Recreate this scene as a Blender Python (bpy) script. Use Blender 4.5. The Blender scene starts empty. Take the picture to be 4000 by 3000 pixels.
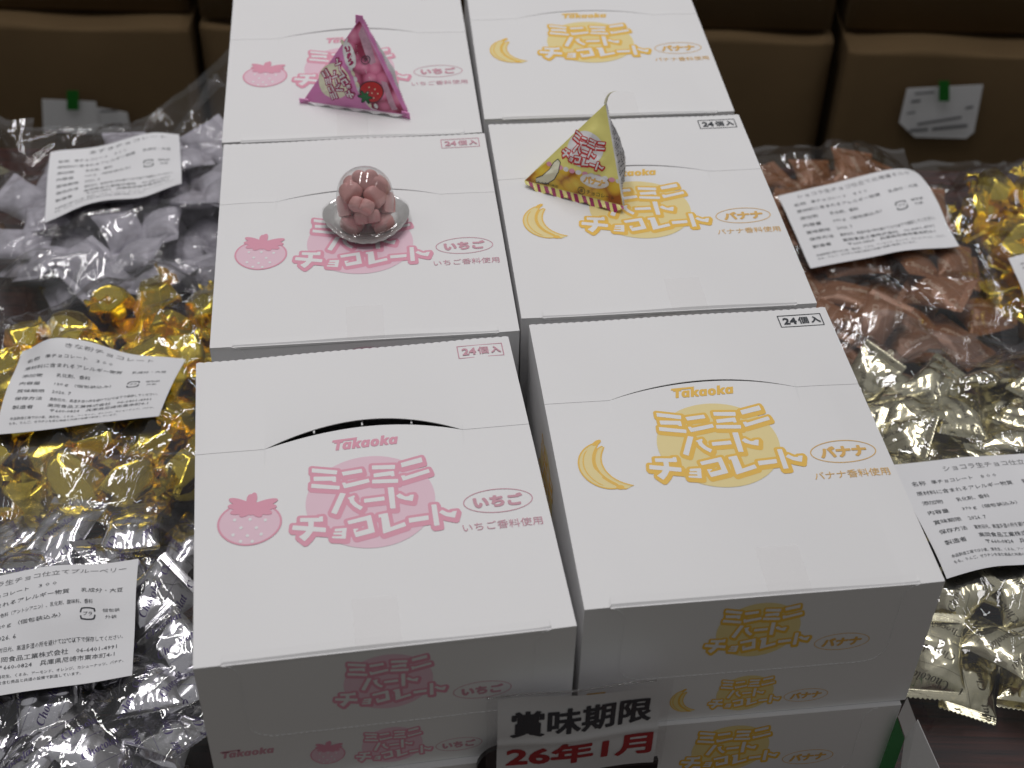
import bpy, math, random
import numpy as np
from mathutils import Vector, Matrix, Euler, noise

random.seed(7); rng = np.random.default_rng(7)
scene = bpy.context.scene
COL = scene.collection
R = math.radians

# ------------------------------------------------------------------ camera
T = 0.1955                                   # height of the carton tops above the table
CAM = Vector((0, 0, T + 0.545))
PITCH, ROLL, FPX = R(41.926), R(1.407), 5646.6
fwd = Vector((0, math.cos(PITCH), -math.sin(PITCH)))
up0 = Vector((0, math.sin(PITCH), math.cos(PITCH)))
rt0 = Vector((1, 0, 0))
rt = rt0 * math.cos(ROLL) + up0 * math.sin(ROLL)
up = up0 * math.cos(ROLL) - rt0 * math.sin(ROLL)
cam = bpy.data.cameras.new('camera'); cam_o = bpy.data.objects.new('camera', cam); COL.objects.link(cam_o)
M = Matrix((rt, up, -fwd)).transposed().to_4x4(); M.translation = CAM
cam_o.matrix_world = M
cam.sensor_width = 36; cam.lens = FPX / 4000 * 36
cam.clip_start = 0.02; cam.clip_end = 50
cam.dof.use_dof = True; cam.dof.focus_distance = 0.83; cam.dof.aperture_fstop = 10.0
scene.camera = cam_o
scene.render.engine = 'CYCLES'
scene.cycles.use_denoising = True
scene.cycles.max_bounces = 10; scene.cycles.transparent_max_bounces = 24
scene.cycles.glossy_bounces = 5; scene.cycles.diffuse_bounces = 4
scene.cycles.sample_clamp_indirect = 4.0
scene.cycles.caustics_reflective = False; scene.cycles.caustics_refractive = False
scene.view_settings.view_transform = 'Standard'; scene.view_settings.look = 'None'
scene.view_settings.exposure = 0.0; scene.view_settings.gamma = 1.0

# ------------------------------------------------------------------ room light
world = bpy.data.worlds.new('World'); scene.world = world; world.use_nodes = True
wn = world.node_tree; bg = wn.nodes['Background']
tc = wn.nodes.new('ShaderNodeTexCoord'); sx = wn.nodes.new('ShaderNodeSeparateXYZ')
cr = wn.nodes.new('ShaderNodeValToRGB')
wn.links.new(tc.outputs['Generated'], sx.inputs[0]); wn.links.new(sx.outputs['Z'], cr.inputs[0])
cr.color_ramp.elements[0].position = 0.0; cr.color_ramp.elements[0].color = (0.098, 0.099, 0.083, 1)
cr.color_ramp.elements[1].position = 0.9; cr.color_ramp.elements[1].color = (0.27, 0.27, 0.28, 1)
wn.links.new(cr.outputs[0], bg.inputs['Color']); bg.inputs['Strength'].default_value = 1.0

def tube(x, y, z, lx, ly, power, col=(1.0, 0.975, 0.97)):
    L = bpy.data.lights.new('fluorescent_tube', 'AREA'); L.shape = 'RECTANGLE'; L.size = lx; L.size_y = ly
    L.energy = power; L.color = col
    o = bpy.data.objects.new('fluorescent_tube', L); COL.objects.link(o); o.location = (x, y, z)
for tx in (-0.62, 0.18):                     # two rows of ceiling fittings running away from the camera
    for ty in (0.95, 1.80, 2.65):
        tube(tx, ty, 2.35, 0.12, 0.62, 5.6)
tube(1.9, 1.0, 2.4, 0.12, 1.2, 4.4); tube(-2.3, 1.2, 2.4, 0.12, 1.2, 4.0)

# ------------------------------------------------------------------ materials
def srgb(r, g, b):
    f = lambda c: (c / 255 / 12.92) if c <= 10 else ((c / 255 + 0.055) / 1.055) ** 2.4
    return (f(r), f(g), f(b), 1)

def mat(name, col, rough=0.6, metal=0.0, spec=0.4, noise_amt=0.0, noise_scale=40, bump=0.0, bump_scale=300, alpha=1.0, coat=0.0):
    m = bpy.data.materials.new(name); m.use_nodes = True
    n = m.node_tree; p = n.nodes['Principled BSDF']
    if len(col) == 3: col = (*col, 1)
    p.inputs['Base Color'].default_value = col
    p.inputs['Roughness'].default_value = rough; p.inputs['Metallic'].default_value = metal
    p.inputs['Specular IOR Level'].default_value = spec
    p.inputs['Alpha'].default_value = alpha; p.inputs['Coat Weight'].default_value = coat
    t = n.nodes.new('ShaderNodeTexCoord')
    if noise_amt:
        nz = n.nodes.new('ShaderNodeTexNoise'); nz.inputs['Scale'].default_value = noise_scale; nz.inputs['Detail'].default_value = 5
        mx = n.nodes.new('ShaderNodeMix'); mx.data_type = 'RGBA'
        mx.inputs['A'].default_value = tuple(c * (1 - noise_amt) for c in col[:3]) + (1,)
        mx.inputs['B'].default_value = tuple(min(1, c * (1 + noise_amt)) for c in col[:3]) + (1,)
        n.links.new(t.outputs['Object'], nz.inputs['Vector']); n.links.new(nz.outputs['Fac'], mx.inputs['Factor'])
        n.links.new(mx.outputs['Result'], p.inputs['Base Color'])
    if bump:
        nb = n.nodes.new('ShaderNodeTexNoise'); nb.inputs['Scale'].default_value = bump_scale; nb.inputs['Detail'].default_value = 4
        bp = n.nodes.new('ShaderNodeBump'); bp.inputs['Strength'].default_value = bump; bp.inputs['Distance'].default_value = 0.001
        n.links.new(t.outputs['Object'], nb.inputs['Vector']); n.links.new(nb.outputs['Fac'], bp.inputs['Height'])
        n.links.new(bp.outputs['Normal'], p.inputs['Normal'])
    return m

def film_mat(name, tint, base_refl, rough, haze, haze_col=(0.8, 0.8, 0.82, 1), bump=0.35, bscale=70, boost=1.0):
    m = bpy.data.materials.new(name); m.use_nodes = True; n = m.node_tree; n.nodes.clear()
    out = n.nodes.new('ShaderNodeOutputMaterial')
    tr = n.nodes.new('ShaderNodeBsdfTransparent'); tr.inputs[0].default_value = (*tint, 1)
    gl = n.nodes.new('ShaderNodeBsdfGlossy'); gl.inputs['Roughness'].default_value = rough
    df = n.nodes.new('ShaderNodeBsdfDiffuse'); df.inputs[0].default_value = haze_col
    fr = n.nodes.new('ShaderNodeLayerWeight'); fr.inputs['Blend'].default_value = 0.5      # facing term: same from both sides of a thin sheet
    pw = n.nodes.new('ShaderNodeMath'); pw.operation = 'POWER'; pw.inputs[1].default_value = 3.2
    ma = n.nodes.new('ShaderNodeMath'); ma.operation = 'MULTIPLY_ADD'; ma.inputs[1].default_value = boost; ma.inputs[2].default_value = base_refl; ma.use_clamp = True
    m1 = n.nodes.new('ShaderNodeMixShader'); m2 = n.nodes.new('ShaderNodeMixShader'); m1.inputs[0].default_value = haze
    n.links.new(tr.outputs[0], m1.inputs[1]); n.links.new(df.outputs[0], m1.inputs[2])
    n.links.new(fr.outputs['Facing'], pw.inputs[0]); n.links.new(pw.outputs[0], ma.inputs[0]); n.links.new(ma.outputs[0], m2.inputs[0])
    n.links.new(m1.outputs[0], m2.inputs[1]); n.links.new(gl.outputs[0], m2.inputs[2])
    n.links.new(m2.outputs[0], out.inputs[0])
    if bump:
        t = n.nodes.new('ShaderNodeTexCoord'); nb = n.nodes.new('ShaderNodeTexNoise'); nb.inputs['Scale'].default_value = bscale
        nb.inputs['Detail'].default_value = 3; nb.inputs['Distortion'].default_value = 1.2
        bp = n.nodes.new('ShaderNodeBump'); bp.inputs['Strength'].default_value = bump; bp.inputs['Distance'].default_value = 0.004
        n.links.new(t.outputs['Object'], nb.inputs['Vector']); n.links.new(nb.outputs['Fac'], bp.inputs['Height'])
        for s in (gl, fr): n.links.new(bp.outputs['Normal'], s.inputs['Normal'])
    return m

def blob_mat(name, c1, c2, c3, scale, rough=0.3):
    """printed photograph of sweets: rounded blobs of colour"""
    m = mat(name, c1, rough, spec=0.5); n = m.node_tree; p = n.nodes['Principled BSDF']
    t = n.nodes.new('ShaderNodeTexCoord'); v = n.nodes.new('ShaderNodeTexVoronoi'); v.inputs['Scale'].default_value = scale
    r = n.nodes.new('ShaderNodeValToRGB'); e = r.color_ramp.elements
    e[0].position = 0.0; e[0].color = c1; e[1].position = 0.75; e[1].color = c3
    x = r.color_ramp.elements.new(0.45); x.color = c2
    n.links.new(t.outputs['Object'], v.inputs['Vector']); n.links.new(v.outputs['Distance'], r.inputs[0])
    n.links.new(r.outputs[0], p.inputs['Base Color'])
    return m

MT = {}
MT['card'] = mat('white_card', (0.80, 0.795, 0.80), 0.42, spec=0.45, noise_amt=0.012, noise_scale=25, bump=0.06, bump_scale=900)
MT['cut_edge'] = mat('cut_card_edge', (0.62, 0.61, 0.60), 0.8, noise_amt=0.05)
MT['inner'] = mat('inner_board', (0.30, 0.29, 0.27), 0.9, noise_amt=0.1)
MT['pink_dark'] = mat('pink_ink', (0.75, 0.335, 0.44), 0.45, noise_amt=0.03, noise_scale=80)
MT['pink_light'] = mat('pale_pink_ink', (0.80, 0.56, 0.65), 0.45, noise_amt=0.02, noise_scale=80)
MT['pink_text'] = mat('dusty_pink_ink', (0.62, 0.33, 0.40), 0.5, noise_amt=0.03)
MT['yel_dark'] = mat('amber_ink', (0.84, 0.52, 0.09), 0.45, noise_amt=0.03, noise_scale=80)
MT['yel_light'] = mat('pale_amber_ink', (0.83, 0.69, 0.33), 0.45, noise_amt=0.02, noise_scale=80)
MT['yel_text'] = mat('tan_ink', (0.74, 0.45, 0.13), 0.5, noise_amt=0.03)
MT['black_ink'] = mat('black_ink', (0.03, 0.035, 0.045), 0.5, noise_amt=0.1)
MT['grey_ink'] = mat('grey_ink', (0.20, 0.20, 0.21), 0.6, noise_amt=0.1)
MT['label_ink'] = mat('label_ink', (0.045, 0.05, 0.06), 0.6, noise_amt=0.1)
MT['paper'] = mat('label_paper', (0.80, 0.80, 0.82), 0.55, noise_amt=0.015, bump=0.08, bump_scale=400)
MT['tape'] = mat('clear_tape', (0.80, 0.74, 0.72), 0.40, spec=0.45, alpha=0.05, noise_amt=0.02)
MT['film'] = film_mat('clear_bag_film', (0.95, 0.95, 0.95), 0.065, 0.035, 0.028, boost=0.7, bump=0.24, bscale=34)
MT['dome'] = film_mat('clear_dome_plastic', (0.96, 0.96, 0.96), 0.075, 0.03, 0.02, bump=0.0, boost=0.75)
MT['pocket'] = film_mat('sleeve_plastic', (0.98, 0.98, 0.98), 0.02, 0.06, 0.03, bump=0.1, bscale=30, boost=0.5)
MT['gold'] = mat('gold_foil', (0.98, 0.74, 0.11), 0.17, 1.0, noise_amt=0.06, noise_scale=60, bump=0.07, bump_scale=160)
MT['pale'] = mat('champagne_foil', (0.86, 0.81, 0.59), 0.15, 1.0, noise_amt=0.05, noise_scale=50, bump=0.08, bump_scale=150)
MT['silver'] = mat('silver_foil', (0.86, 0.85, 0.89), 0.14, 1.0, noise_amt=0.04, noise_scale=50, bump=0.08, bump_scale=150)
MT['brown'] = mat('brown_wrapper', (0.26, 0.098, 0.030), 0.3, 0.15, spec=0.6, noise_amt=0.25, noise_scale=60, bump=0.25, bump_scale=200)
MT['azuki'] = mat('lavender_wrapper', (0.46, 0.44, 0.50), 0.50, 0.1, spec=0.5, noise_amt=0.38, noise_scale=110, bump=0.35, bump_scale=220)
MT['stripe'] = mat('striped_wrapper', (0.14, 0.07, 0.035), 0.3, 0.1, spec=0.6, noise_amt=0.2)
MT['cream_ink'] = mat('cream_ink', (0.62, 0.52, 0.34), 0.4, noise_amt=0.1)
MT['violet_ink'] = mat('violet_ink', (0.075, 0.045, 0.19), 0.35, 0.3, noise_amt=0.1)
MT['olive_ink'] = mat('olive_ink', (0.10, 0.085, 0.05), 0.35, 0.3, noise_amt=0.1)
MT['cream_text'] = mat('pale_text_ink', (0.62, 0.45, 0.33), 0.45, noise_amt=0.1)
MT['choc'] = mat('pink_chocolate', (0.66, 0.35, 0.335), 0.48, spec=0.35, noise_amt=0.10, noise_scale=180, bump=0.25, bump_scale=700)
MT['foil_lid'] = mat('foil_lid', (0.68, 0.68, 0.67), 0.32, 0.4, noise_amt=0.12, noise_scale=150, bump=0.2, bump_scale=300)
MT['board'] = mat('brown_cardboard', (0.15, 0.098, 0.048), 0.85, spec=0.2, noise_amt=0.10, noise_scale=18, bump=0.1, bump_scale=120)
MT['green_tape'] = mat('green_tape', (0.015, 0.17, 0.02), 0.4, noise_amt=0.1)
MT['green'] = mat('green_card', (0.05, 0.22, 0.075), 0.5, noise_amt=0.08)
MT['magenta'] = mat('magenta_print', (0.72, 0.25, 0.53), 0.32, spec=0.5, noise_amt=0.05, noise_scale=120, bump=0.15, bump_scale=260)
MT['pinkphoto'] = blob_mat('printed_pink_sweets', (0.78, 0.33, 0.47, 1), (0.62, 0.17, 0.30, 1), (0.24, 0.02, 0.06, 1), 110)
MT['yellowphoto'] = blob_mat('printed_yellow_sweets', (0.80, 0.62, 0.08, 1), (0.76, 0.47, 0.05, 1), (0.36, 0.11, 0.02, 1), 105)
MT['yellow'] = mat('yellow_print', (0.84, 0.77, 0.25), 0.34, spec=0.5, noise_amt=0.05, noise_scale=120, bump=0.15, bump_scale=260)
MT['cream'] = mat('cream_print', (0.78, 0.76, 0.58), 0.4, noise_amt=0.03)
MT['white_print'] = mat('white_print', (0.76, 0.75, 0.76), 0.4, noise_amt=0.03)
MT['red_print'] = mat('red_print', (0.55, 0.035, 0.04), 0.4, noise_amt=0.08)
MT['crimson'] = mat('crimson_print', (0.36, 0.025, 0.12), 0.4, noise_amt=0.08)
MT['greyfilm'] = mat('grey_print', (0.50, 0.49, 0.51), 0.4, noise_amt=0.2, noise_scale=300)
MT['seam'] = mat('seam_print', (0.52, 0.31, 0.40), 0.4, noise_amt=0.25, noise_scale=500)
MT['leaf_print'] = mat('green_print', (0.02, 0.16, 0.05), 0.4, noise_amt=0.1)
MT['sign_red'] = mat('sign_red_ink', (0.42, 0.02, 0.025), 0.5, noise_amt=0.05)
MT['black_plastic'] = mat('black_plastic', (0.015, 0.015, 0.016), 0.35, noise_amt=0.1)
MT['floor'] = mat('floor_lino', (0.12, 0.11, 0.10), 0.6, noise_amt=0.1, noise_scale=4)
# dark wood table
m = mat('dark_wood', (0.06, 0.02, 0.015), 0.42, spec=0.14); n = m.node_tree; p = n.nodes['Principled BSDF']
t_ = n.nodes.new('ShaderNodeTexCoord'); mp = n.nodes.new('ShaderNodeMapping'); mp.inputs['Scale'].default_value = (2.5, 60, 10)
nz = n.nodes.new('ShaderNodeTexNoise'); nz.inputs['Scale'].default_value = 4; nz.inputs['Detail'].default_value = 8; nz.inputs['Distortion'].default_value = 0.8
cr_ = n.nodes.new('ShaderNodeValToRGB'); cr_.color_ramp.elements[0].position = 0.32; cr_.color_ramp.elements[0].color = (0.010, 0.004, 0.004, 1)
cr_.color_ramp.elements[1].position = 0.7; cr_.color_ramp.elements[1].color = (0.085, 0.022, 0.014, 1)
n.links.new(t_.outputs['Object'], mp.inputs[0]); n.links.new(mp.outputs[0], nz.inputs['Vector']); n.links.new(nz.outputs['Fac'], cr_.inputs[0])
n.links.new(cr_.outputs[0], p.inputs['Base Color'])
MT['wood'] = m

# ------------------------------------------------------------------ object helpers
def mesh(name, verts, faces, mats, fm=None, smooth=False):
    me = bpy.data.meshes.new(name); me.from_pydata([tuple(map(float, v)) for v in verts], [], [tuple(map(int, f)) for f in faces])
    for m_ in (mats if isinstance(mats, (list, tuple)) else [mats]): me.materials.append(MT[m_] if isinstance(m_, str) else m_)
    if fm is not None: me.polygons.foreach_set('material_index', fm)
    if smooth: me.polygons.foreach_set('use_smooth', [True] * len(me.polygons))
    me.update(); return me
def obj(name, me, parent=None, loc=None, rot=None, scale=None):
    o = bpy.data.objects.new(name, me); COL.objects.link(o)
    if parent: o.parent = parent
    if loc is not None: o.location = loc
    if rot is not None: o.rotation_euler = rot
    if scale is not None: o.scale = scale
    return o
def thing(name, label, cat, loc=(0, 0, 0), rot=(0, 0, 0), group=None, me=None):
    o = obj(name, me, None, loc, rot); o['label'] = label; o['category'] = cat
    if group: o['group'] = group
    return o
def struct(o, kind='structure'): o['kind'] = kind; return o

def box_vf(x0, x1, y0, y1, z0, z1, base=0):
    v = [(x, y, z) for z in (z0, z1) for y in (y0, y1) for x in (x0, x1)]
    f = [(0, 2, 3, 1), (4, 5, 7, 6), (0, 1, 5, 4), (2, 6, 7, 3), (0, 4, 6, 2), (1, 3, 7, 5)]
    return v, [tuple(i + base for i in q) for q in f]
class MB:
    def __init__(s): s.v = []; s.f = []; s.m = []
    def add(s, v, f, mi=0):
        b = len(s.v); s.v += [tuple(p) for p in v]; s.f += [tuple(i + b for i in q) for q in f]; s.m += [mi] * len(f)
    def box(s, x0, x1, y0, y1, z0, z1, mi=0): v, f = box_vf(x0, x1, y0, y1, z0, z1); s.add(v, f, mi)
    def mesh(s, name, mats, smooth=False): return mesh(name, s.v, s.f, mats, s.m, smooth)

# ---- text as flat polygons
_tc = {}
def text_poly(body, res=2):
    k = (body, res)
    if k not in _tc:
        c = bpy.data.curves.new('t', 'FONT'); c.body = body; c.size = 1; c.resolution_u = res
        o = bpy.data.objects.new('t', c); COL.objects.link(o)
        me = bpy.data.meshes.new_from_object(o.evaluated_get(bpy.context.evaluated_depsgraph_get()))
        v = np.array([(p.co.x, p.co.y) for p in me.vertices]).reshape(-1, 2); f = [tuple(q.vertices) for q in me.polygons]
        bpy.data.objects.remove(o); bpy.data.curves.remove(c); bpy.data.meshes.remove(me)
        _tc[k] = (v, f)
    return _tc[k]
def fit_text(body, x0, y0, w, h=None, hmax=None, res=2):
    """text scaled so that its ink box starts at x0,y0 (lower left) with width w (and height h)"""
    v, f = text_poly(body, res); lo, hi = v.min(0), v.max(0); s = w / (hi[0] - lo[0]); sy = s if h is None else h / (hi[1] - lo[1])
    return (v - lo) * [s, sy] + [x0, y0], f

# ---- distance fields and filled outlines
def poly_dist(poly, X, Y):
    P = np.array(poly, float); Q = np.roll(P, -1, 0); d = np.full(X.shape, 1e9); ins = np.zeros(X.shape, bool)
    for (x1, y1), (x2, y2) in zip(P, Q):
        dx, dy = x2 - x1, y2 - y1; L = dx * dx + dy * dy + 1e-12
        t = np.clip(((X - x1) * dx + (Y - y1) * dy) / L, 0, 1)
        d = np.minimum(d, (X - x1 - t * dx) ** 2 + (Y - y1 - t * dy) ** 2)
        c = ((y1 > Y) != (y2 > Y)) & (X < (x2 - x1) * (Y - y1) / (y2 - y1 + (1e-12 if y2 == y1 else 0)) + x1); ins ^= c
    d = np.sqrt(d); return np.where(ins, -d, d)
def polys_field(polys, X, Y, reach):
    F = np.full(X.shape, 1e9); xs, ys = X[0], Y[:, 0]
    for p in polys:
        p = np.asarray(p); lo, hi = p.min(0) - reach, p.max(0) + reach
        i0, i1 = np.searchsorted(xs, lo[0]), np.searchsorted(xs, hi[0]); j0, j1 = np.searchsorted(ys, lo[1]), np.searchsorted(ys, hi[1])
        if i1 <= i0 or j1 <= j0: continue
        s = (slice(j0, j1), slice(i0, i1)); F[s] = np.minimum(F[s], poly_dist(p, X[s], Y[s]))
    return F
def grid2(x0, x1, y0, y1, h):
    return np.meshgrid(np.arange(x0, x1 + h, h), np.arange(y0, y1 + h, h))
def contour(F, X, Y, maxrun=9999):
    """filled region F<0 as 2-D verts / faces (marching squares, interior cells merged in rows)"""
    ny, nx = F.shape; ins = F < 0; V = []; Fc = []
    cnt = ins[:-1, :-1].astype(int) + ins[1:, :-1] + ins[:-1, 1:] + ins[1:, 1:]
    def emit(pts):
        b = len(V); V.extend(pts); Fc.append(tuple(range(b, b + len(pts))))
    for j in range(ny - 1):
        row = cnt[j]
        if not row.any(): continue
        i = 0
        nzs = np.nonzero(row)[0]
        k = 0
        while k < len(nzs):
            i = nzs[k]
            if row[i] == 4:
                e = k
                while e + 1 < len(nzs) and nzs[e + 1] == nzs[e] + 1 and row[nzs[e + 1]] == 4 and nzs[e + 1] - i < maxrun: e += 1
                i2 = nzs[e] + 1
                emit([(X[j, i], Y[j, i]), (X[j, i2], Y[j, i2]), (X[j + 1, i2], Y[j + 1, i2]), (X[j + 1, i], Y[j + 1, i])]); k = e + 1
            else:
                cs = [(j, i), (j, i + 1), (j + 1, i + 1), (j + 1, i)]; pts = []
                for a in range(4):
                    p, q = cs[a], cs[(a + 1) % 4]; fp, fq = F[p], F[q]
                    if fp < 0: pts.append((X[p], Y[p]))
                    if (fp < 0) != (fq < 0):
                        t = fp / (fp - fq); pts.append((X[p] + t * (X[q] - X[p]), Y[p] + t * (Y[q] - Y[p])))
                if len(pts) > 2: emit(pts)
                k += 1
    return np.array(V).reshape(-1, 2), Fc
def ell(X, Y, cx, cy, a, b, rot=0):
    c, s = math.cos(rot), math.sin(rot); x = (X - cx) * c + (Y - cy) * s; y = -(X - cx) * s + (Y - cy) * c
    q = np.sqrt((x / a) ** 2 + (y / b) ** 2); return (q - 1) * min(a, b)
def bold_text(body, w, h, r, step=None):
    """emboldened text through a distance field, ink box w x h centred at 0"""
    v, f = fit_text(body, -w / 2 + r, -h / 2 + r, w - 2 * r, h - 2 * r, res=3); step = step or r * 0.6
    X, Y = grid2(-w / 2 - step, w / 2 + step, -h / 2 - step, h / 2 + step, step)
    return contour(polys_field([v[list(q)] for q in f], X, Y, r * 2) - r, X, Y, 6)

# ------------------------------------------------------------------ the logo lettering (mm, centred on its disc)
STROKES=[[(-28.8,28.0),(-15.5,24.5),(-16.1,21.5),(-29.0,24.9)],[(-28.3,21.6),(-16.6,20.2),(-16.7,15.9),(-18.6,16.3),(-18.7,17.2),(-28.3,18.3)],[(-29.6,16.5),(-15.0,12.9),(-15.4,10.2),(-29.9,13.4)],[(-13.5,23.0),(-2.8,23.9),(-2.5,21.0),(-12.9,20.1)],[(-13.8,15.1),(-11.9,15.0),(-11.8,14.0),(0.2,16.1),(0.7,13.3),(-12.9,10.7)],[(2.7,25.4),(15.0,24.0),(14.5,20.9),(2.5,22.4)],[(3.0,19.3),(13.9,19.8),(13.9,15.8),(12.1,15.8),(12.0,16.6),(3.0,16.5)],[(2.0,15.0),(15.6,13.5),(15.2,10.7),(1.7,12.2)],[(17.9,24.9),(29.3,27.6),(29.6,23.8),(18.2,21.5)],[(17.1,15.6),(19.2,15.7),(19.2,14.8),(32.1,18.4),(32.6,15.7),(17.8,11.7)],[(-15.2,7.9),(-12.3,6.9),(-18.0,-7.4),(-20.7,-5.8)],[(-11.9,3.7),(-8.0,5.1),(-7.7,4.0),(-8.4,3.2),(-8.3,1.1),(-6.7,-1.6),(-4.2,-3.8),(-5.7,-6.0),(-8.6,-3.1),(-10.6,0.2),(-10.9,2.5)],[(-3.4,1.8),(7.2,2.1),(7.3,-0.8),(-3.4,-1.0)],[(9.5,8.2),(12.7,8.0),(12.3,-7.2),(9.5,-7.0)],[(13.2,1.7),(15.3,3.1),(18.0,0.4),(20.1,0.6),(20.4,1.2),(22.6,1.2),(21.4,-3.4),(17.8,-2.1),(14.6,-0.4)],[(-36.5,-7.6),(-26.9,-8.6),(-26.9,-7.8),(-24.9,-7.8),(-25.1,-11.6),(-29.4,-11.2),(-36.7,-10.4)],[(-40.4,-12.2),(-23.8,-16.0),(-24.2,-19.2),(-40.9,-15.4)],[(-32.5,-10.6),(-29.7,-11.2),(-30.1,-15.3),(-30.5,-17.7),(-32.6,-21.3),(-35.0,-24.1),(-37.8,-20.6),(-35.0,-18.6),(-33.0,-15.9),(-32.7,-14.2)],[(-19.5,-17.3),(-13.5,-17.4),(-13.7,-19.6),(-19.8,-19.2)],[(-15.6,-17.3),(-13.5,-17.4),(-14.5,-24.8),(-16.6,-24.5)],[(-20.3,-19.8),(-16.0,-20.2),(-16.1,-21.9),(-20.6,-21.2)],[(-21.1,-22.3),(-14.3,-23.1),(-14.5,-24.9),(-21.4,-23.7)],[(-13.0,-12.6),(-0.8,-9.9),(-0.7,-13.0),(-12.4,-15.2)],[(-3.3,-10.6),(-0.7,-9.9),(0.4,-22.2),(-2.5,-22.3)],[(-10.4,-18.5),(-7.7,-18.6),(-7.8,-19.4),(-8.9,-19.8),(-9.2,-20.9),(-2.5,-19.3),(0.4,-22.2),(-9.4,-24.5),(-10.1,-21.3)],[(3.1,-10.3),(7.9,-9.6),(8.5,-19.7),(15.9,-17.1),(16.5,-20.0),(4.4,-23.8),(4.3,-12.2),(3.1,-12.5)],[(18.1,-14.8),(28.4,-14.3),(28.3,-17.4),(18.1,-18.1)],[(30.6,-7.2),(33.3,-7.3),(33.3,-21.9),(30.5,-22.0)],[(33.9,-13.3),(35.7,-11.5),(38.3,-13.8),(40.5,-14.1),(40.7,-13.3),(43.2,-13.3),(41.6,-18.0),(37.1,-16.2)]]
LX, LY = grid2(-46, 48, -36, 36, 0.42)
LF = polys_field(STROKES, LX, LY, 6.0)
def shiftf(F, dx, dy, h):
    G = np.full(F.shape, 1e9); i, j = round(dx / h), round(dy / h)
    ys, yd = (slice(0, F.shape[0] + j), slice(-j, None)) if j < 0 else (slice(j, None), slice(0, F.shape[0] - j))
    xs, xd = (slice(0, F.shape[1] - i), slice(i, None)) if i > 0 else (slice(0, F.shape[1]), slice(0, F.shape[1]))
    G[tuple([slice(max(0, -j) * 0, F.shape[0] + min(0, j)), xd])] = F[tuple([slice(-min(0, j), F.shape[0]), xs])] if j < 0 else F[ys][:, xs]
    return G
OUT = LF - 1.75
for k in range(1, 5): OUT = np.minimum(OUT, shiftf(LF, 0.42 * (k > 2), -0.42 * k, 0.42) - 1.75)
L_out = contour(OUT, LX, LY, 8); L_disc = contour(ell(LX, LY, 0, 0, 33.3, 32.6), LX, LY, 8)
L_white = contour(LF, LX, LY, 8)

# strawberry (plain fruit) and banana (plain fruit) prints, mm, centred
def strawberry_layers(h=0.4):
    X, Y = grid2(-22, 22, -24, 26, h); rot = R(-8)
    c, s = math.cos(rot), math.sin(rot); x = X * c + Y * s; y = -X * s + Y * c
    r = np.sqrt(x ** 2 + (y * 1.02) ** 2); th = np.arctan2(y, x)
    rad = 15.2 + 1.6 * np.abs(np.cos(th)) - 0.9 * np.sin(th) * 0 + np.where(y < 0, -0.9 * np.abs(np.sin(2 * th)), 0.6 * np.abs(np.sin(2 * th)))
    body = (r - rad)
    cap = np.full(X.shape, 1e9)
    for a, L in ((100, 10), (150, 13.5), (175, 12), (205, 11), (235, 8.5), (270, 5.5), (305, 8.5), (335, 11), (5, 12), (30, 13.5)):
        ca, sa = math.cos(R(a)), math.sin(R(a)); cap = np.minimum(cap, ell(x, y, ca * L * .5, 12 + sa * L * .42, L * .58, 2.5, math.atan2(sa * .84, ca)))
    cap = np.minimum(cap, ell(x, y, 0, 18.5, 1.9, 4.6)); cap = np.minimum(cap, ell(x, y, 0, 12.5, 6, 3.6))
    seeds = np.full(X.shape, 1e9)
    for sx_, sy_ in ((-8, 3), (0, 3.5), (8, 3), (-4, -2.5), (4, -2.5), (-7.5, -7.5), (0, -8), (7, -7), (-3, -12), (3, -12)):
        seeds = np.minimum(seeds, ell(x, y, sx_, sy_, 0.9, 1.1))
    return [(contour(body, X, Y, 8), 1), (contour(np.maximum(body, -(body + 1.1)), X, Y, 8), 0), (contour(seeds, X, Y), 2), (contour(cap, X, Y, 8), 0)]
def banana_layers(h=0.4):
    X, Y = grid2(-22, 22, -24, 24, h)
    def cres(cx, cy, r, a0, a1, w):
        rr = np.hypot(X - cx, Y - cy); th = np.degrees(np.arctan2(Y - cy, X - cx)) % 360
        t = np.clip((th - a0) / (a1 - a0), 0, 1); wd = w * np.sqrt(np.clip(np.sin(np.pi * np.clip(t * .96 + .02, 0, 1)), 0, 1))
        f = np.abs(rr - r) - wd; f = np.where((th < a0) | (th > a1), 3.0, f); return f
    b1 = cres(4, 14, 19, 186, 318, 4.6); b2 = cres(7, 19, 19, 196, 330, 3.6)
    b2 = np.maximum(b2, -(b1 - 0.2)); u = np.minimum(b1, b2)
    stem = np.minimum(ell(X, Y, -15.6, 12.5, 1.5, 3.2, R(10)), ell(X, Y, 19.0, 2.4, 1.7, 2.2, R(-40)))
    line = np.minimum(np.maximum(b1, -(b1 + 0.9)), np.maximum(b2, -(b2 + 0.9)))
    ridge = np.abs(np.hypot(X - 4, Y - 14) - 20.4) - 0.35; ridge = np.maximum(ridge, b1 + 2)
    return [(contour(u, X, Y), 1), (contour(np.minimum(np.minimum(line, stem), ridge), X, Y), 0)]
SB, BN = strawberry_layers(), banana_layers()

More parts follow.
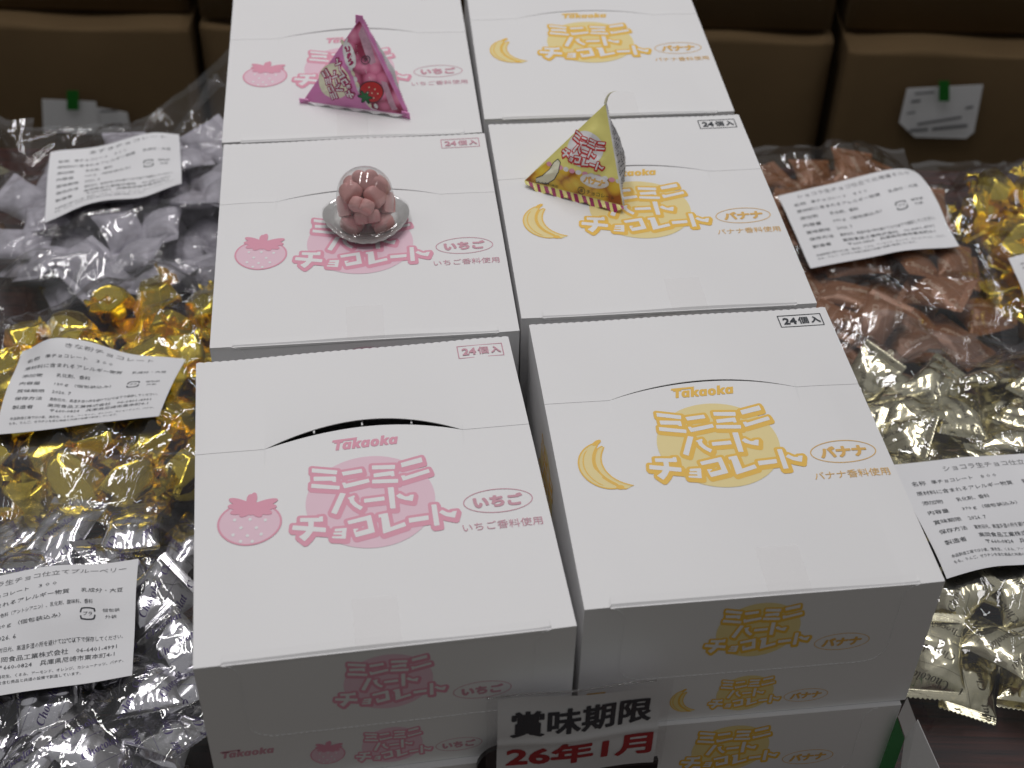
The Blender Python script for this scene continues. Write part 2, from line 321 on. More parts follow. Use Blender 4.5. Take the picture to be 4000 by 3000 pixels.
def place2(vf, cx, cy, s=1.0, rot=0.0):
    v, f = vf; v = np.asarray(v, float); c, sn = math.cos(rot), math.sin(rot)
    return np.stack([cx + s * (v[:, 0] * c - v[:, 1] * sn), cy + s * (v[:, 0] * sn + v[:, 1] * c)], 1), f
def print_mesh(name, layers, mats, lift=0.00006, fn=None):
    """layers: [((verts2d mm, faces), material index)] stacked; fn maps (x, y, layer height) to 3-D"""
    mb = MB()
    for k, ((v, f), mi) in enumerate(layers):
        if len(v) == 0: continue
        z = lift * (k + 1)
        pts = [(x * .001, y * .001, z) for x, y in v] if fn is None else [fn(x, y, z) for x, y in v]
        mb.add(pts, f, mi)
    return mb.mesh(name, mats)

INK = {'pink': ['pink_dark', 'pink_light', 'card', 'pink_text'], 'yellow': ['yel_dark', 'yel_light', 'card', 'yel_text']}
FLAV = {'pink': 'いちご', 'yellow': 'バナナ'}
def logo_layers(cx, cy, s, rot=0):
    return [(place2(L_disc, cx, cy, s, rot), 1), (place2(L_out, cx, cy, s, rot), 0), (place2(L_white, cx, cy, s, rot), 2)]
def ring(cx, cy, a, b, w, n=64):
    v, f = [], []
    for i in range(n):
        t = 2 * math.pi * i / n; v += [(cx + a * math.cos(t), cy + b * math.sin(t)), (cx + (a - w) * math.cos(t), cy + (b - w) * math.sin(t))]
        j = (i + 1) % n; f.append((2 * i, 2 * j, 2 * j + 1, 2 * i + 1))
    return np.array(v), f
def oval_layers(kind, cx, cy, s=1.0, text2=True):
    L = [(ring(cx, cy, 18.2 * s, 8.4 * s, 0.55 * s), 3)]
    L.append((place2(BT[kind], cx, cy, s), 3))
    if text2:
        L.append((fit_text(FLAV[kind] + '香料使用', cx - 20.5 * s, cy - 19.3 * s, 41 * s, 5.6 * s), 3))
    return L
BT = {k: bold_text(FLAV[k], 26, 8.6, 0.55, 0.28) for k in FLAV}
BRAND = bold_text('𝙏𝙖𝙠𝙖𝙤𝙠𝙖', 34.3, 7.6, 0.28, 0.22)
BRAND = (np.concatenate([BRAND[0], [(-17.8, 4.2), (-4.5, 4.6), (-5.5, 2.9), (-18.2, 2.7)]]), BRAND[1] + [tuple(len(BRAND[0]) + i for i in range(4))])
def frame_layers(mi_):
    x0, y0, w, h, t = 58.7, 91.5, 26.6, 11.0, 0.55; out = []
    for (a, b, c, d) in ((x0, y0, x0 + w, y0 + t), (x0, y0 + h - t, x0 + w, y0 + h), (x0, y0 + t, x0 + t, y0 + h - t), (x0 + w - t, y0 + t, x0 + w, y0 + h - t)):
        out.append(((np.array([(a, b), (c, b), (c, d), (a, d)]), [(0, 1, 2, 3)]), mi_))
    out.append((place2(bold_text('24', 8.2, 6.0, 0.25, 0.2), x0 + 6.6, y0 + 5.4), mi_))
    out.append((place2(bold_text('個', 6.2, 6.2, 0.12, 0.14), x0 + 14.8, y0 + 5.5), mi_))
    out.append((place2(bold_text('入', 5.8, 5.6, 0.2, 0.2), x0 + 22.2, y0 + 5.5), mi_))
    return out

# ------------------------------------------------------------------ cartons of sweets
W, D, H = 0.18, 0.21584, 0.09775
PR = {}
for kd in ('pink', 'yellow'):
    fruit = SB if kd == 'pink' else BN
    ink = INK[kd]
    cm = 3 if kd == 'pink' else 0
    PR[kd, 'logo'] = print_mesh('printed_logo', logo_layers(-0.4, -13.0 if kd == 'pink' else -2.0, 1.0), ink)
    oc = (64.8, -21.9) if kd == 'pink' else (65.5, -14.5)
    PR[kd, 'flav'] = print_mesh('flavour_mark', oval_layers(kd, *oc), ink)
    PR[kd, 'brand'] = print_mesh('brand_mark', [(place2(BRAND, 0.8, 30.5 if kd == 'pink' else 40.8), 0)], ink)
    fc = (-62.5, -21.5) if kd == 'pink' else (-64.5, -14.0)
    if kd == 'yellow':                       # upright pair of bananas, about as tall as the disc
        fruit = [(place2(v, 0, 0, 1, R(-62)), m_) for v, m_ in fruit]; al = np.concatenate([v[0] for v, _ in fruit]); lo, hi = al.min(0), al.max(0)
        fruit = [((v[0] - (lo + hi) / 2, v[1]), m_) for v, m_ in fruit]; fc = (-65.0, -11.5)
    PR[kd, 'fruit'] = print_mesh('printed_fruit', [(place2(v, *fc, 0.97), m_) for v, m_ in fruit], ink)
    cinks = ink if kd == 'pink' else ['black_ink'] * 4
    PR[kd, 'count'] = print_mesh('count_mark', frame_layers(3), cinks)
    # front face prints
    PR[kd, 'f1'] = print_mesh('printed_logo', logo_layers(-0.8, -26.6, 0.645), ink)
    PR[kd, 'f2'] = print_mesh('flavour_mark', oval_layers(kd, 44.8, -41.6, 0.80, False), ink)
    PR[kd, 'f3'] = print_mesh('printed_logo', logo_layers(-0.9, -79.0, 0.46), ink)
    PR[kd, 'f4'] = print_mesh('flavour_mark', oval_layers(kd, 32.9, -85.4, 0.66, False), ink)
    PR[kd, 'f5'] = print_mesh('printed_fruit', [(place2(v, -33.5, -81.0, 0.52), m_) for v, m_ in fruit], ink)
    PR[kd, 'f6'] = print_mesh('brand_mark', [(place2(BRAND, -72, -70.8, 0.74), 3)], ink)
# side print (seen in the gap between the stacks)
for kd in ('pink', 'yellow'):
    PR[kd, 's1'] = print_mesh('printed_logo', logo_layers(0, -45, 0.7), INK[kd])

def top_panel(yc, hump, gap, rear, seed, bulge=0.0012):
    """front or rear panel of the lid, cut along crease + arc; 0.5 mm board, local z=0 is its top"""
    rnd = random.Random(seed); ph = [rnd.uniform(0, 6) for _ in range(6)]
    xs = np.linspace(-W / 2, W / 2, 121); v, f = [], []
    ny = 14
    for i, x in enumerate(xs):
        a = x / 0.053
        arc = hump * (1 - a * a) if abs(a) < 1 else 0.0
        g = gap * (1 - a * a) ** 0.9 if abs(a) < 1 else 0.00012
        ycut = yc + arc
        if rear: y0, y1 = ycut + g * 0.8 + 0.00022, D / 2 + (0.0004 if i % 3 else -0.0002)
        else: y0, y1 = -D / 2, ycut
        for j in range(ny + 1):
            t = j / ny; tt = t if rear else (t ** 1.6 if True else t)
            y = y0 + (y1 - y0) * tt
            z = bulge * 0.45 * (math.sin(x * 28 + ph[0]) * math.sin(y * 22 + ph[1]) + 0.5 * math.sin(x * 55 + y * 34 + ph[2]))
            edge = min(1, (W / 2 - abs(x)) / 0.02); z *= edge
            if rear:
                z += bulge * (1.2 if gap > .001 else .45) * math.exp(-((y - y0) / 0.02)) * (1 - a * a if abs(a) < 1 else 0) + gap * 0.35 * math.exp(-(y - y0) / 0.03) * (1 - a * a if abs(a) < 1 else 0)
                z -= 0.0002 * math.exp(-(y - y0) / 0.001) * (1 if abs(a) > 1 else 0)
            else:
                dy = y + D / 2
                if abs(x) < 0.078 and dy < 0.0035: z -= 0.0022 * (1 - dy / 0.0035) ** 2
                z -= 0.0002 * math.exp(-(y1 - y) / 0.001) * (1 if abs(a) > 1 else 0)
            v.append((x, y, z))
    n1 = ny + 1; N = len(v)
    for i in range(120):
        for j in range(ny): f.append((i * n1 + j, (i + 1) * n1 + j, (i + 1) * n1 + j + 1, i * n1 + j + 1))
    v += [(x, y, z - 0.0005) for x, y, z in v]
    for i in range(120):
        for j in (0, ny):
            a_, b_ = i * n1 + j, (i + 1) * n1 + j
            f.append((a_, a_ + N, b_ + N, b_) if j == 0 else (a_, b_, b_ + N, a_ + N))
        for j in range(ny): f.append((i * n1 + j + N, i * n1 + j + 1 + N, (i + 1) * n1 + j + 1 + N, (i + 1) * n1 + j + N))
    for i in (0, 120):
        for j in range(ny): a_ = i * n1 + j; f.append((a_, a_ + 1, a_ + 1 + N, a_ + N) if i == 0 else (a_, a_ + N, a_ + 1 + N, a_ + 1))
    return mesh('rear_panel' if rear else 'front_panel', v, f, 'card', smooth=False)

def sheet_z(seed, yc, hump, gap, bulge=0.0012):
    """height of the lid surface under the prints"""
    rnd = random.Random(seed); ph = [rnd.uniform(0, 6) for _ in range(6)]
    return lambda x, y: bulge * 0.45 * (math.sin(x * 28 + ph[0]) * math.sin(y * 22 + ph[1]) + 0.5 * math.sin(x * 55 + y * 34 + ph[2])) * min(1, (W / 2 - abs(x)) / 0.02)

_bd = MB()
tk = 0.0006
_bd.box(-W/2, W/2, -D/2, -D/2 + tk, 0.0, H - 0.0006); _bd.box(-W/2, W/2, D/2 - tk - .0006, D/2 - .0006, 0.0, H - 0.0012)
_bd.box(-W/2, -W/2 + tk, -D/2 + tk, D/2 - tk - .0006, 0.0, H - 0.0008); _bd.box(W/2 - tk, W/2, -D/2 + tk, D/2 - tk - .0006, 0.0, H - 0.0008)
_bd.box(-W/2 + tk, W/2 - tk, -D/2 + tk, D/2 - tk - .0006, 0.0, tk)
BODY = _bd.mesh('carton_body', ['card'])
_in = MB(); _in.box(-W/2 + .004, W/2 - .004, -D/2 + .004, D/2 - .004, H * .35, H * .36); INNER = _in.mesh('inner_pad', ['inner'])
# dashed tear line of the front face
def perf_mesh():
    path = [(-77, -0.5), (-73.5, -2), (-71, -5), (-69.8, -9), (-69.8, -47), (-68.5, -53), (-65, -57), (-59, -59.5), (0, -60), (59, -60.2), (65, -58), (69, -53), (70.4, -47), (70.4, -9), (71.6, -5), (74, -2), (77.5, -0.5)]
    mb = MB(); P = [np.array(p, float) for p in path]; pos = 0.0
    for a, b in zip(P, P[1:]):
        L = np.linalg.norm(b - a); d = (b - a) / L; nrm = np.array([-d[1], d[0]]); t = 0.0
        while t < L:
            ph = (pos + t) % 3.0
            if ph < 2.1:
                e = min(L, t + 2.1 - ph); q = [a + d * t - nrm * .16, a + d * e - nrm * .16, a + d * e + nrm * .16, a + d * t + nrm * .16]
                q2 = [(x * .001, y * .001) for x, y in q]; mb.add([(x, y, 0.00002) for x, y in q2] + [(x, y, 0.0003) for x, y in q2], [(4, 5, 6, 7), (0, 1, 5, 4), (1, 2, 6, 5), (2, 3, 7, 6), (3, 0, 4, 7)]); t = e + 1e-6
            else: t += 3.0 - ph
        pos += L
    return mb.mesh('perforation', ['card'])
PERF = perf_mesh()
TAPE_T = mesh('tape', [(-.011, -.0001 - D/2, 0), (.011, -.0001 - D/2, 0), (.011, -D/2 + .03, 0.0001), (-.011, -D/2 + .03, 0.0001)], [(0, 1, 2, 3)], 'tape')
def drape_print(me, zf, yoff=0):
    m2 = me.copy()
    co = np.empty(len(m2.vertices) * 3); m2.vertices.foreach_get('co', co); co = co.reshape(-1, 3)
    for i in range(len(co)): co[i, 2] += zf(co[i, 0], co[i, 1]) + 0.00012
    m2.vertices.foreach_set('co', co.ravel()); m2.update(); return m2

def make_carton(name, kd, x, y, z0, yaw, label, seed, yc, hump, gap, group, full=True, tape=None, front=True, side=False):
    t = thing(name, label, 'carton', (x, y, z0), (0, 0, yaw), group)
    obj('carton_body', BODY, t)
    if not full:
        obj('lid', mesh('lid', *(lambda b: (b[0], b[1]))(box_vf(-W/2, W/2, -D/2, D/2, H - .0006, H)), 'card'), t)
    else:
        obj('rear_panel', top_panel(yc, hump, gap, True, seed), t, (0, 0, H))
        obj('front_panel', top_panel(yc, hump, gap, False, seed), t, (0, 0, H))
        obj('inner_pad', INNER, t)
        if gap > .001:
            for nx_ in (-.0266, -.0004, .0264):
                yn = yc + hump * (1 - (nx_ / .053) ** 2); q = MB(); q.box(nx_ - .0005, nx_ + .0005, yn + gap * .25, yn + gap * .95, -.0004, .0006)
                obj('uncut_nick', q.mesh('uncut_nick', ['card']), t, (0, 0, H))
        zf = sheet_z(seed, yc, hump, gap)
        for k in ('logo', 'flav', 'brand', 'fruit', 'count'):
            nm = {'logo': 'printed_logo', 'flav': 'flavour_mark', 'brand': 'brand_mark', 'fruit': 'printed_fruit', 'count': 'count_mark'}[k]
            obj(nm, drape_print(PR[kd, k], zf), t, (0, 0, H))
        if tape is not None: obj('tape', TAPE_T, t, (tape, 0, H + 0.0009))
    if front:
        fr = (0, -D/2 - 0.00003, H); rot = (R(90), 0, 0)
        for k in ('f1', 'f2', 'f3', 'f4', 'f5', 'f6'):
            obj(PR[kd, k].name.split('.')[0], PR[kd, k], t, fr, rot)
        obj('perforation', PERF, t, fr, rot)
    if side:
        obj('printed_logo', PR[kd, 's1'], t, (-W/2 - 0.00003, 0.02, H), (R(90), 0, R(-90)))
    return t
G1 = 'white cartons of sweets in two stacks'
BX = {'FL': (-.0733, .5268, .1703), 'FR': (.1126, .5643, .1319), 'ML': (-.0992, .7498, .1262), 'MR': (.0811, .7833, .1205), 'BL': (-.1275, .966, .1210), 'BR': (.0539, 1.0037, .107)}
make_carton('sweet_carton', 'pink', *BX['FL'][:2], H, BX['FL'][2], 'front white carton with pink print, its lid slit gaping open in a black crescent', 11, .0330, .0100, .0034, G1, tape=-.004)
make_carton('sweet_carton', 'yellow', *BX['FR'][:2], H, BX['FR'][2], 'front white carton with amber print and black count stamp, right of the pink one', 12, .0385, .0105, .0005, G1, side=True, tape=.012)
make_carton('sweet_carton', 'pink', *BX['ML'][:2], H, BX['ML'][2], 'white carton with pink print carrying the clear dome of heart sweets', 13, .0360, .0105, .00030, G1, tape=0.0)
make_carton('sweet_carton', 'yellow', *BX['MR'][:2], H, BX['MR'][2], 'white carton with amber print carrying the yellow pyramid packet', 14, .0385, .0105, .00022, G1, tape=.012, side=True)
make_carton('sweet_carton', 'pink', *BX['BL'][:2], H, BX['BL'][2], 'rear white carton with pink print carrying the magenta pyramid packet', 15, .0365, .0105, .00035, G1, tape=0.0)
make_carton('sweet_carton', 'yellow', *BX['BR'][:2], H, BX['BR'][2], 'rear white carton with amber print and nothing standing on it', 16, .0385, .0105, .00008, G1, tape=.01)
def lower(k, kd, out, label, front):
    x, y, a = BX[k]; x += math.sin(a) * out; y -= math.cos(a) * out
    if k == 'FR': x -= .003 * math.cos(a); y -= .003 * math.sin(a)
    make_carton('sweet_carton', kd, x, y, -0.0004, a, label, 20, 0, 0, 0, G1, full=False, front=front)
lower('FL', 'pink', .004, 'lower white carton under the front pink printed one, behind the clear sleeve sign', True)
lower('FR', 'yellow', .0028, 'lower white carton with amber print under the front amber printed one, beside the green strip', True)
for k, kd in (('ML', 'pink'), ('MR', 'yellow'), ('BL', 'pink'), ('BR', 'yellow')):
    lower(k, kd, 0, {'ML': 'lower white carton hidden under the carton that carries the clear dome', 'MR': 'lower white carton hidden under the carton that carries the yellow packet', 'BL': 'lower white carton hidden under the carton that carries the magenta packet', 'BR': 'lower white carton hidden under the empty rear amber printed carton'}[k], False)

# display tray piece right of the lower amber carton: green lined upright and a white flap
def fr_local(x, z, out):                       # mm in the frame of the front right carton face
    X0, Y0, a = BX['FR']; c, s = math.cos(a), math.sin(a); lx, ly = x * .001, -D / 2 - out * .001
    return (X0 + c * lx - s * ly, Y0 + s * lx + c * ly, T + z * .001)
tr = thing('display_tray', 'white and green folded display tray standing beside the lower amber printed carton', 'display tray')
def slab(pts, th, nm, mt, parent, mi2=None):
    P = [Vector(p) for p in pts]; nrm = (P[1] - P[0]).cross(P[2] - P[0]).normalized() * th; n_ = len(P)
    v = P + [p - nrm for p in P]; f = [tuple(range(n_)), tuple(range(2 * n_ - 1, n_ - 1, -1))] + [(i, i + n_, (i + 1) % n_ + n_, (i + 1) % n_) for i in range(n_)]
    return obj(nm, mesh(nm, v, f, mt), parent)
slab([fr_local(83.3, -193, 7), fr_local(92.5, -193, 7), fr_local(92.7, -124, 7), fr_local(84.6, -104, 7)], .0008, 'green_strip', 'green', tr)
slab([fr_local(84.8, -103.2, 7.2), fr_local(92.9, -123.2, 7.2), fr_local(96.0, -108.5, 7.2), fr_local(86.4, -86, 7.2)], .0006, 'corner_fold', 'card', tr)
slab([fr_local(93.3, -194, 26), fr_local(140, -194, 66), fr_local(97.0, -109, 6.0), fr_local(93.3, -124, 5.5)], .0008, 'flap', 'card', tr)

# ------------------------------------------------------------------ clear sleeve sign
def fl_local(x, z, out):
    X0, Y0, a = BX['FL']; c, s = math.cos(a), math.sin(a); lx, ly = x * .001, -D / 2 - out * .001
    return Vector((X0 + c * lx - s * ly, Y0 + s * lx + c * ly, T + z * .001))
sg = thing('sleeve_sign', 'clear sleeve notice in bold black and red lettering before the front cartons', 'sign')
def sgw(x, z): return 12 + 0.9 * math.sin(x * .09) + 0.6 * math.sin(z * .11 + x * .04) + (0.8 * math.exp(-((z + 72 + x * .02) / 2.5) ** 2))
def sheet(nm, x0, x1, top, bot, off, mt, nx=40, nz=40, parent=None, th=0.0):
    v, f = [], []
    for i in range(nx + 1):
        x = x0 + (x1 - x0) * i / nx; zt, zb = top(x), bot(x)
        for j in range(nz + 1):
            z = zt + (zb - zt) * j / nz; v.append(fl_local(x, z, sgw(x, z) + off))
    for i in range(nx):
        for j in range(nz): f.append((i * (nz + 1) + j, i * (nz + 1) + j + 1, (i + 1) * (nz + 1) + j + 1, (i + 1) * (nz + 1) + j))
    return obj(nm, mesh(nm, v, f, mt, smooth=True), parent)
tp = lambda x: -37.0 + 1.3 * math.sin((x - 50) * .075) - 0.035 * (x - 50)
bt = lambda x: -104.5 - 0.02 * (x - 50)
paper = sheet('paper', 50.8, 133.6, tp, bt, 0, 'paper', parent=sg)
fn = lambda x, y, z: tuple(fl_local(x, y, sgw(x, y) + z * 1000 + .25))
b1 = place2(bold_text('賞味期限', 72, 20.5, 0.62, 0.24), 93.2, -58.2, 1, R(-0.5)); b2 = place2(bold_text('26年1月', 76, 19.5, 0.75, 0.26), 93.5, -86.0, 1, R(-0.5))
obj('black_lettering', print_mesh('black_lettering', [(b1, 0)], ['black_ink'], fn=fn), paper)
obj('red_lettering', print_mesh('red_lettering', [(b2, 0)], ['sign_red'], fn=fn), paper)
sheet('sleeve', 45, 137.5, lambda x: -32.5 + 1.6 * math.sin((x - 45) * .034) * .5, lambda x: -106.5, 1.2, 'pocket', parent=sg)
# glittering rolled rim of the sleeve
v, f = [], []; nr = 80
for i in range(nr + 1):
    x = 45 + 84 * i / nr; z = -32.5 + 0.8 * math.sin((x - 45) * .034)
    for j in range(6):
        a = j / 6 * 2 * math.pi; r_ = 0.55 + 0.12 * math.sin(i * 2.7)
        v.append(fl_local(x, z + r_ * math.sin(a), sgw(x, z) + 1.4 + r_ * math.cos(a)))
for i in range(nr):
    for j in range(6): f.append((i * 6 + j, (i + 1) * 6 + j, (i + 1) * 6 + (j + 1) % 6, i * 6 + (j + 1) % 6))
MT['rim'] = film_mat('sleeve_rim', (0.9, 0.9, 0.9), 0.25, 0.12, 0.1, bump=0.9, bscale=900)
obj('sleeve_rim', mesh('sleeve_rim', v, f, 'rim'), sg)
# black clip stand holding the sleeve
ck = MB(); prof = []
hold = thing('sign_holder', 'black rounded plastic clip stand holding the clear sleeve notice at its lower left', 'sign holder')
v, f = [], []; pts = []
for i in range(13):
    a = R(90 + 90 * i / 12); pts.append((55 + 14 * math.cos(a), -95 + 16 * math.sin(a)))
pts = [(137, -107.5), (137, -115)] + [(41, -115)] + [(41, -95)] + pts[::-1][1:] + [(55.5, -107.5)]
P0 = [fl_local(x, z, 9.9) for x, z in pts]; P1 = [fl_local(x, z, 7.2) for x, z in pts]; n_ = len(pts)
obj('clip', mesh('clip', P0 + P1, [tuple(range(n_)), tuple(range(2 * n_ - 1, n_ - 1, -1))] + [(i, (i + 1) % n_, (i + 1) % n_ + n_, i + n_) for i in range(n_)], 'black_plastic'), hold)
b = fl_local(88, 0, 22)
mbb = MB(); mbb.box(-.035, .035, -.02, .012, 0.0, 0.004); mbb.box(-.004, .004, -.002, .002, 0.004, T - .108)
obj('stand', mbb.mesh('stand', ['black_plastic']), hold, (b.x, b.y, 0.0), (0, 0, BX['FL'][2]))

# ------------------------------------------------------------------ table, floor and shipping cartons
mb = MB(); mb.box(-1.1, 1.1, 0.1, 1.135, -0.03, -0.0008)
tb = thing('table', 'dark reddish brown wood grain table under all the goods', 'table', me=None)
obj('tabletop', mb.mesh('tabletop', ['wood']), tb)
for sx_ in (-1, 1):
    for yy in (0.16, 1.08):
        q = MB(); q.box(-.02, .02, -.02, .02, -.70, -.0302); obj('leg', q.mesh('leg', ['black_plastic']), tb, (sx_ * 1.04, yy, 0))
mb = MB(); mb.box(-4, 4, -2, 5, -0.75, -0.70); struct(obj('floor', mb.mesh('floor', ['floor'])))

def ship(x0, x1, y0, z0, z1, label, dep=0.40, seed=0):
    t = thing('shipping_carton', label, 'cardboard box', ((x0 + x1) / 2, y0, z0), group='brown cardboard boxes stacked behind the table')
    w, h = x1 - x0, z1 - z0; r_ = 0.006; rnd = random.Random(seed)
    v, f = [], []; nx = 24
    for i in range(nx + 1):
        x = -w / 2 + w * i / nx; ex = min(1, min(w / 2 - abs(x), .02) / .02); sag = 0.003 * math.sin(i * .5 + seed) * ex
        prof = [(0.0, 0.0), (-0.002 * ex, h * .25), (-0.003 * ex, h * .5), (-0.002 * ex, h * .8), (0, h - r_)] + [(r_ * (1 - math.cos(R(a))), h - r_ + r_ * math.sin(R(a)) + sag * a / 90) for a in (22, 45, 68, 90)] + [(dep * .5, h + sag), (dep, h), (dep, 0)]
        prof = [(py_ + (0.003 * (1 - ex)), pz_) for py_, pz_ in prof[:-2]] + prof[-2:]
        for py_, pz_ in prof: v.append((x, py_, pz_))
    m_ = 12
    for i in range(nx):
        for j in range(m_): a_, b_ = i * m_ + j, i * m_ + (j + 1) % m_; f.append((a_, a_ + m_, b_ + m_, b_))
    f.append(tuple(range(m_))[::1]); f.append(tuple(nx * m_ + j for j in range(m_))[::-1])
    me = mesh('board', v, f, 'board'); me.polygons.foreach_set('use_smooth', [len(q.vertices) == 4 for q in me.polygons])
    obj('board', me, t)
    return t
CZ = CAM.z
row_lo = CZ - .868; row_hi = CZ - .872
yA = 1.60
for (x0, x1, lab, ft) in ((-0.812, -.4075, 'brown shipping box with two paper slips and green tape, left behind the cartons', 0.0),
                      (-.396, -.012, 'lower brown shipping box behind the left stack, between two dark gaps', .01),
                      (-.004, .386, 'lower brown shipping box behind the right stack, left of the dark gap', .01),
                      (.4005, .80, 'brown shipping box with a white slip under green tape, right behind the goods', -.012)):
    ship(x0, x1, yA + ft, -0.70, row_lo, lab, seed=int(x0 * 100) % 7)
for (x0, x1, lab, ft) in ((-0.815, -.412, 'upper brown shipping box above the one with two paper slips', 0.032),
                      (-.395, -.010, 'upper brown shipping box behind the rear pink printed carton', .018),
                      (-.002, .383, 'upper brown shipping box behind the rear amber printed carton', .026),
                      (.402, .81, 'upper brown shipping box above the one with the single white slip', .03)):
    ship(x0, x1, yA + ft, row_lo + .0075, row_lo + .42, lab, seed=int(x0 * 90) % 5)
def yz(x, y, z): return (x, yA + y, CZ + z)
def slip(name, label, cat, quads, lines, tape, yoff):
    t = thing(name, label, cat)
    for k, q in enumerate(quads):
        slab([yz(x, yoff - .002 * k, z) for x, z in q], .0004, 'paper_sheet', 'paper', t)
    mb_ = MB()
    for (x0, z0, x1, z1, h) in lines:
        mb_.add([yz(x0, yoff - .0035, z0), yz(x1, yoff - .0035, z1), yz(x1, yoff - .0035, z1 + h), yz(x0, yoff - .0035, z0 + h)], [(0, 1, 2, 3)])
    obj('printed_lines', mb_.mesh('printed_lines', ['grey_ink']), t)
    slab([yz(x, yoff - .006, z) for x, z in tape], .0003, 'green_tape', 'green_tape', t)
slip('paper_slip', 'two overlapping white delivery slips hung by green tape on the left brown box', 'paper slip',
     [[(-.5366, -1.0125), (-.497, -1.004), (-.4969, -.979), (-.5366, -.972)], [(-.6089, -1.0087), (-.5366, -1.0104), (-.5335, -.963), (-.6012, -.9614)]],
     [(-.530, -.978, -.508, -.976, .003), (-.5285, -1.000, -.505, -.997, .004)], [(-.571, -.9736), (-.5563, -.9732), (-.5513, -.9453), (-.5659, -.9458)], -0.012)
slip('paper_slip', 'single white delivery slip hung by green tape on the right brown box', 'paper slip',
     [[(.4779, -.960), (.5018, -.9809), (.5672, -.9809), (.5747, -.9712), (.5703, -.9034), (.4781, -.9113)]],
     [(.486, -.930, .497, -.928, .004), (.484, -.946, .494, -.944, .003), (.500, -.962, .553, -.950, .004), (.492, -.972, .515, -.9695, .005), (.520, -.969, .563, -.9625, .005), (.488, -.918, .512, -.915, .003), (.555, -.937, .564, -.935, .004)],
     [(.5192, -.9246), (.5319, -.9243), (.5257, -.8957), (.5131, -.896)], -0.022)

# ------------------------------------------------------------------ wrapped sweets
def folds(seed, n, amp, scale):
    r_ = random.Random(seed); L = []
    for _ in range(n):
        a = r_.uniform(0, math.pi); L.append((math.cos(a), math.sin(a), r_.uniform(-scale, scale), r_.uniform(-amp, amp), r_.uniform(.002, .009)))
    return lambda x, y: sum(h * math.exp(-abs(x * c + y * s - o) / w) for c, s, o, h, w in L)
def pillow(seed, L=.043, Wd=.030, Th=.0062, amp=.0006, seal=.0055, teeth=True, ext=.0):
    r_ = random.Random(seed); F = folds(seed, 12, amp, Wd * .5); k1, k2 = r_.uniform(1100, 1500), r_.uniform(0, 6); bend = [r_.uniform(-9, 9), r_.uniform(-9, 9)]
    xb = L / 2 - seal; tilt = [r_.uniform(-.25, .25) for _ in range(2)]; skew = r_.uniform(-.12, .12)
    def Ht(x, y, side=1):
        a = min(1, abs(x) / xb); hw = Wd / 2 * (0.90 + 0.10 * a ** 3); b = min(1, abs(y) / hw)
        body = Th * (1 - a ** 2.2) ** .75 * (1 - b ** 2.4) ** .6 if a < 1 else 0
        z = side * body * (1 if side > 0 else .75)
        q = min(1, (1 - a) * 6) if a < 1 else 0
        z += F(x, y) * q * (1 - b ** 6) * side
        if a < 1: z += side * .00055 * math.sin(y * k1 + k2) * math.exp(-(xb - abs(x)) / .004) * (1 - b ** 4)
        else: z += .00022 * math.sin((abs(x) - xb) * 2 * math.pi / .0011) + (0.00012 * side)
        if abs(x) > xb * .8: z += bend[x > 0] * (abs(x) - xb * .8) ** 2
        return z
    def Y(x, b): a = min(1, abs(x) / xb); return b * Wd / 2 * (0.90 + 0.10 * a ** 3) + skew * x * .2
    def part(x0, x1, nx, ny, end=0):
        v, f = [], []
        for s_ in (1, -1):
            base = len(v)
            for i in range(nx + 1):
                for j in range(ny + 1):
                    x = x0 + (x1 - x0) * i / nx; b = -1 + 2 * j / ny
                    if end and teeth and ((i == nx and end > 0) or (i == 0 and end < 0)): x += end * (.0007 if j % 2 else -.0004)
                    y = Y(x, b); v.append((x, y, Ht(x, y - skew * x * .2, s_)))
            for i in range(nx):
                for j in range(ny):
                    q = (base + i * (ny + 1) + j, base + (i + 1) * (ny + 1) + j, base + (i + 1) * (ny + 1) + j + 1, base + i * (ny + 1) + j + 1)
                    f.append(q if s_ > 0 else q[::-1])
        return v, f
    return Ht, part, xb, L, Wd
def choc_rows(Ht, L, Wd, seed, word='𝑪𝒉𝒐𝒄𝒐𝒍𝒂𝒕', size=.0050, lines=True):
    r_ = random.Random(seed); v0, f0 = text_poly(word, 2); lo, hi = v0.min(0), v0.max(0); s = size / (hi[1] - lo[1]); wlen = (hi[0] - lo[0]) * s
    ang = r_.choice((.45, -.5, .3, 1.3)); c, sn = math.cos(ang), math.sin(ang); mb_ = MB()
    def ok(x, y): return abs(x) < L / 2 - .0008 and abs(y) < Wd * .45
    for row in range(-4, 5):
        oy = row * size * 1.75; k0 = (row % 2) * .5
        if lines and row % 2:
            n_ = 40; prev = None
            for i in range(n_ + 1):
                u = -L * .7 + 1.4 * L * i / n_; pts = []
                for w_ in (-.00009, .00009):
                    x, y = u * c - (oy + w_) * sn, u * sn + (oy + w_) * c; pts.append((x, y))
                cur = [(x, y, Ht(x, y) + .00016) for x, y in pts] if all(ok(*q) for q in pts) else None
                if cur and prev: mb_.add([prev[0], cur[0], cur[1], prev[1]], [(0, 1, 2, 3)])
                prev = cur
            continue
        for k in range(-2, 3):
            ox = (k + k0) * wlen * 1.25 + r_.uniform(-.001, .001)
            P = [(ox + (p[0] - lo[0]) * s - wlen / 2, oy + (p[1] - lo[1]) * s - size / 2) for p in v0]
            P = [(x * c - y * sn, x * sn + y * c) for x, y in P]; good = [ok(*q) for q in P]
            mb_.add([(x, y, (Ht(x, y) + .00016) if g else 0) for (x, y), g in zip(P, good)], [q for q in f0 if all(good[i] for i in q)])
    return mb_
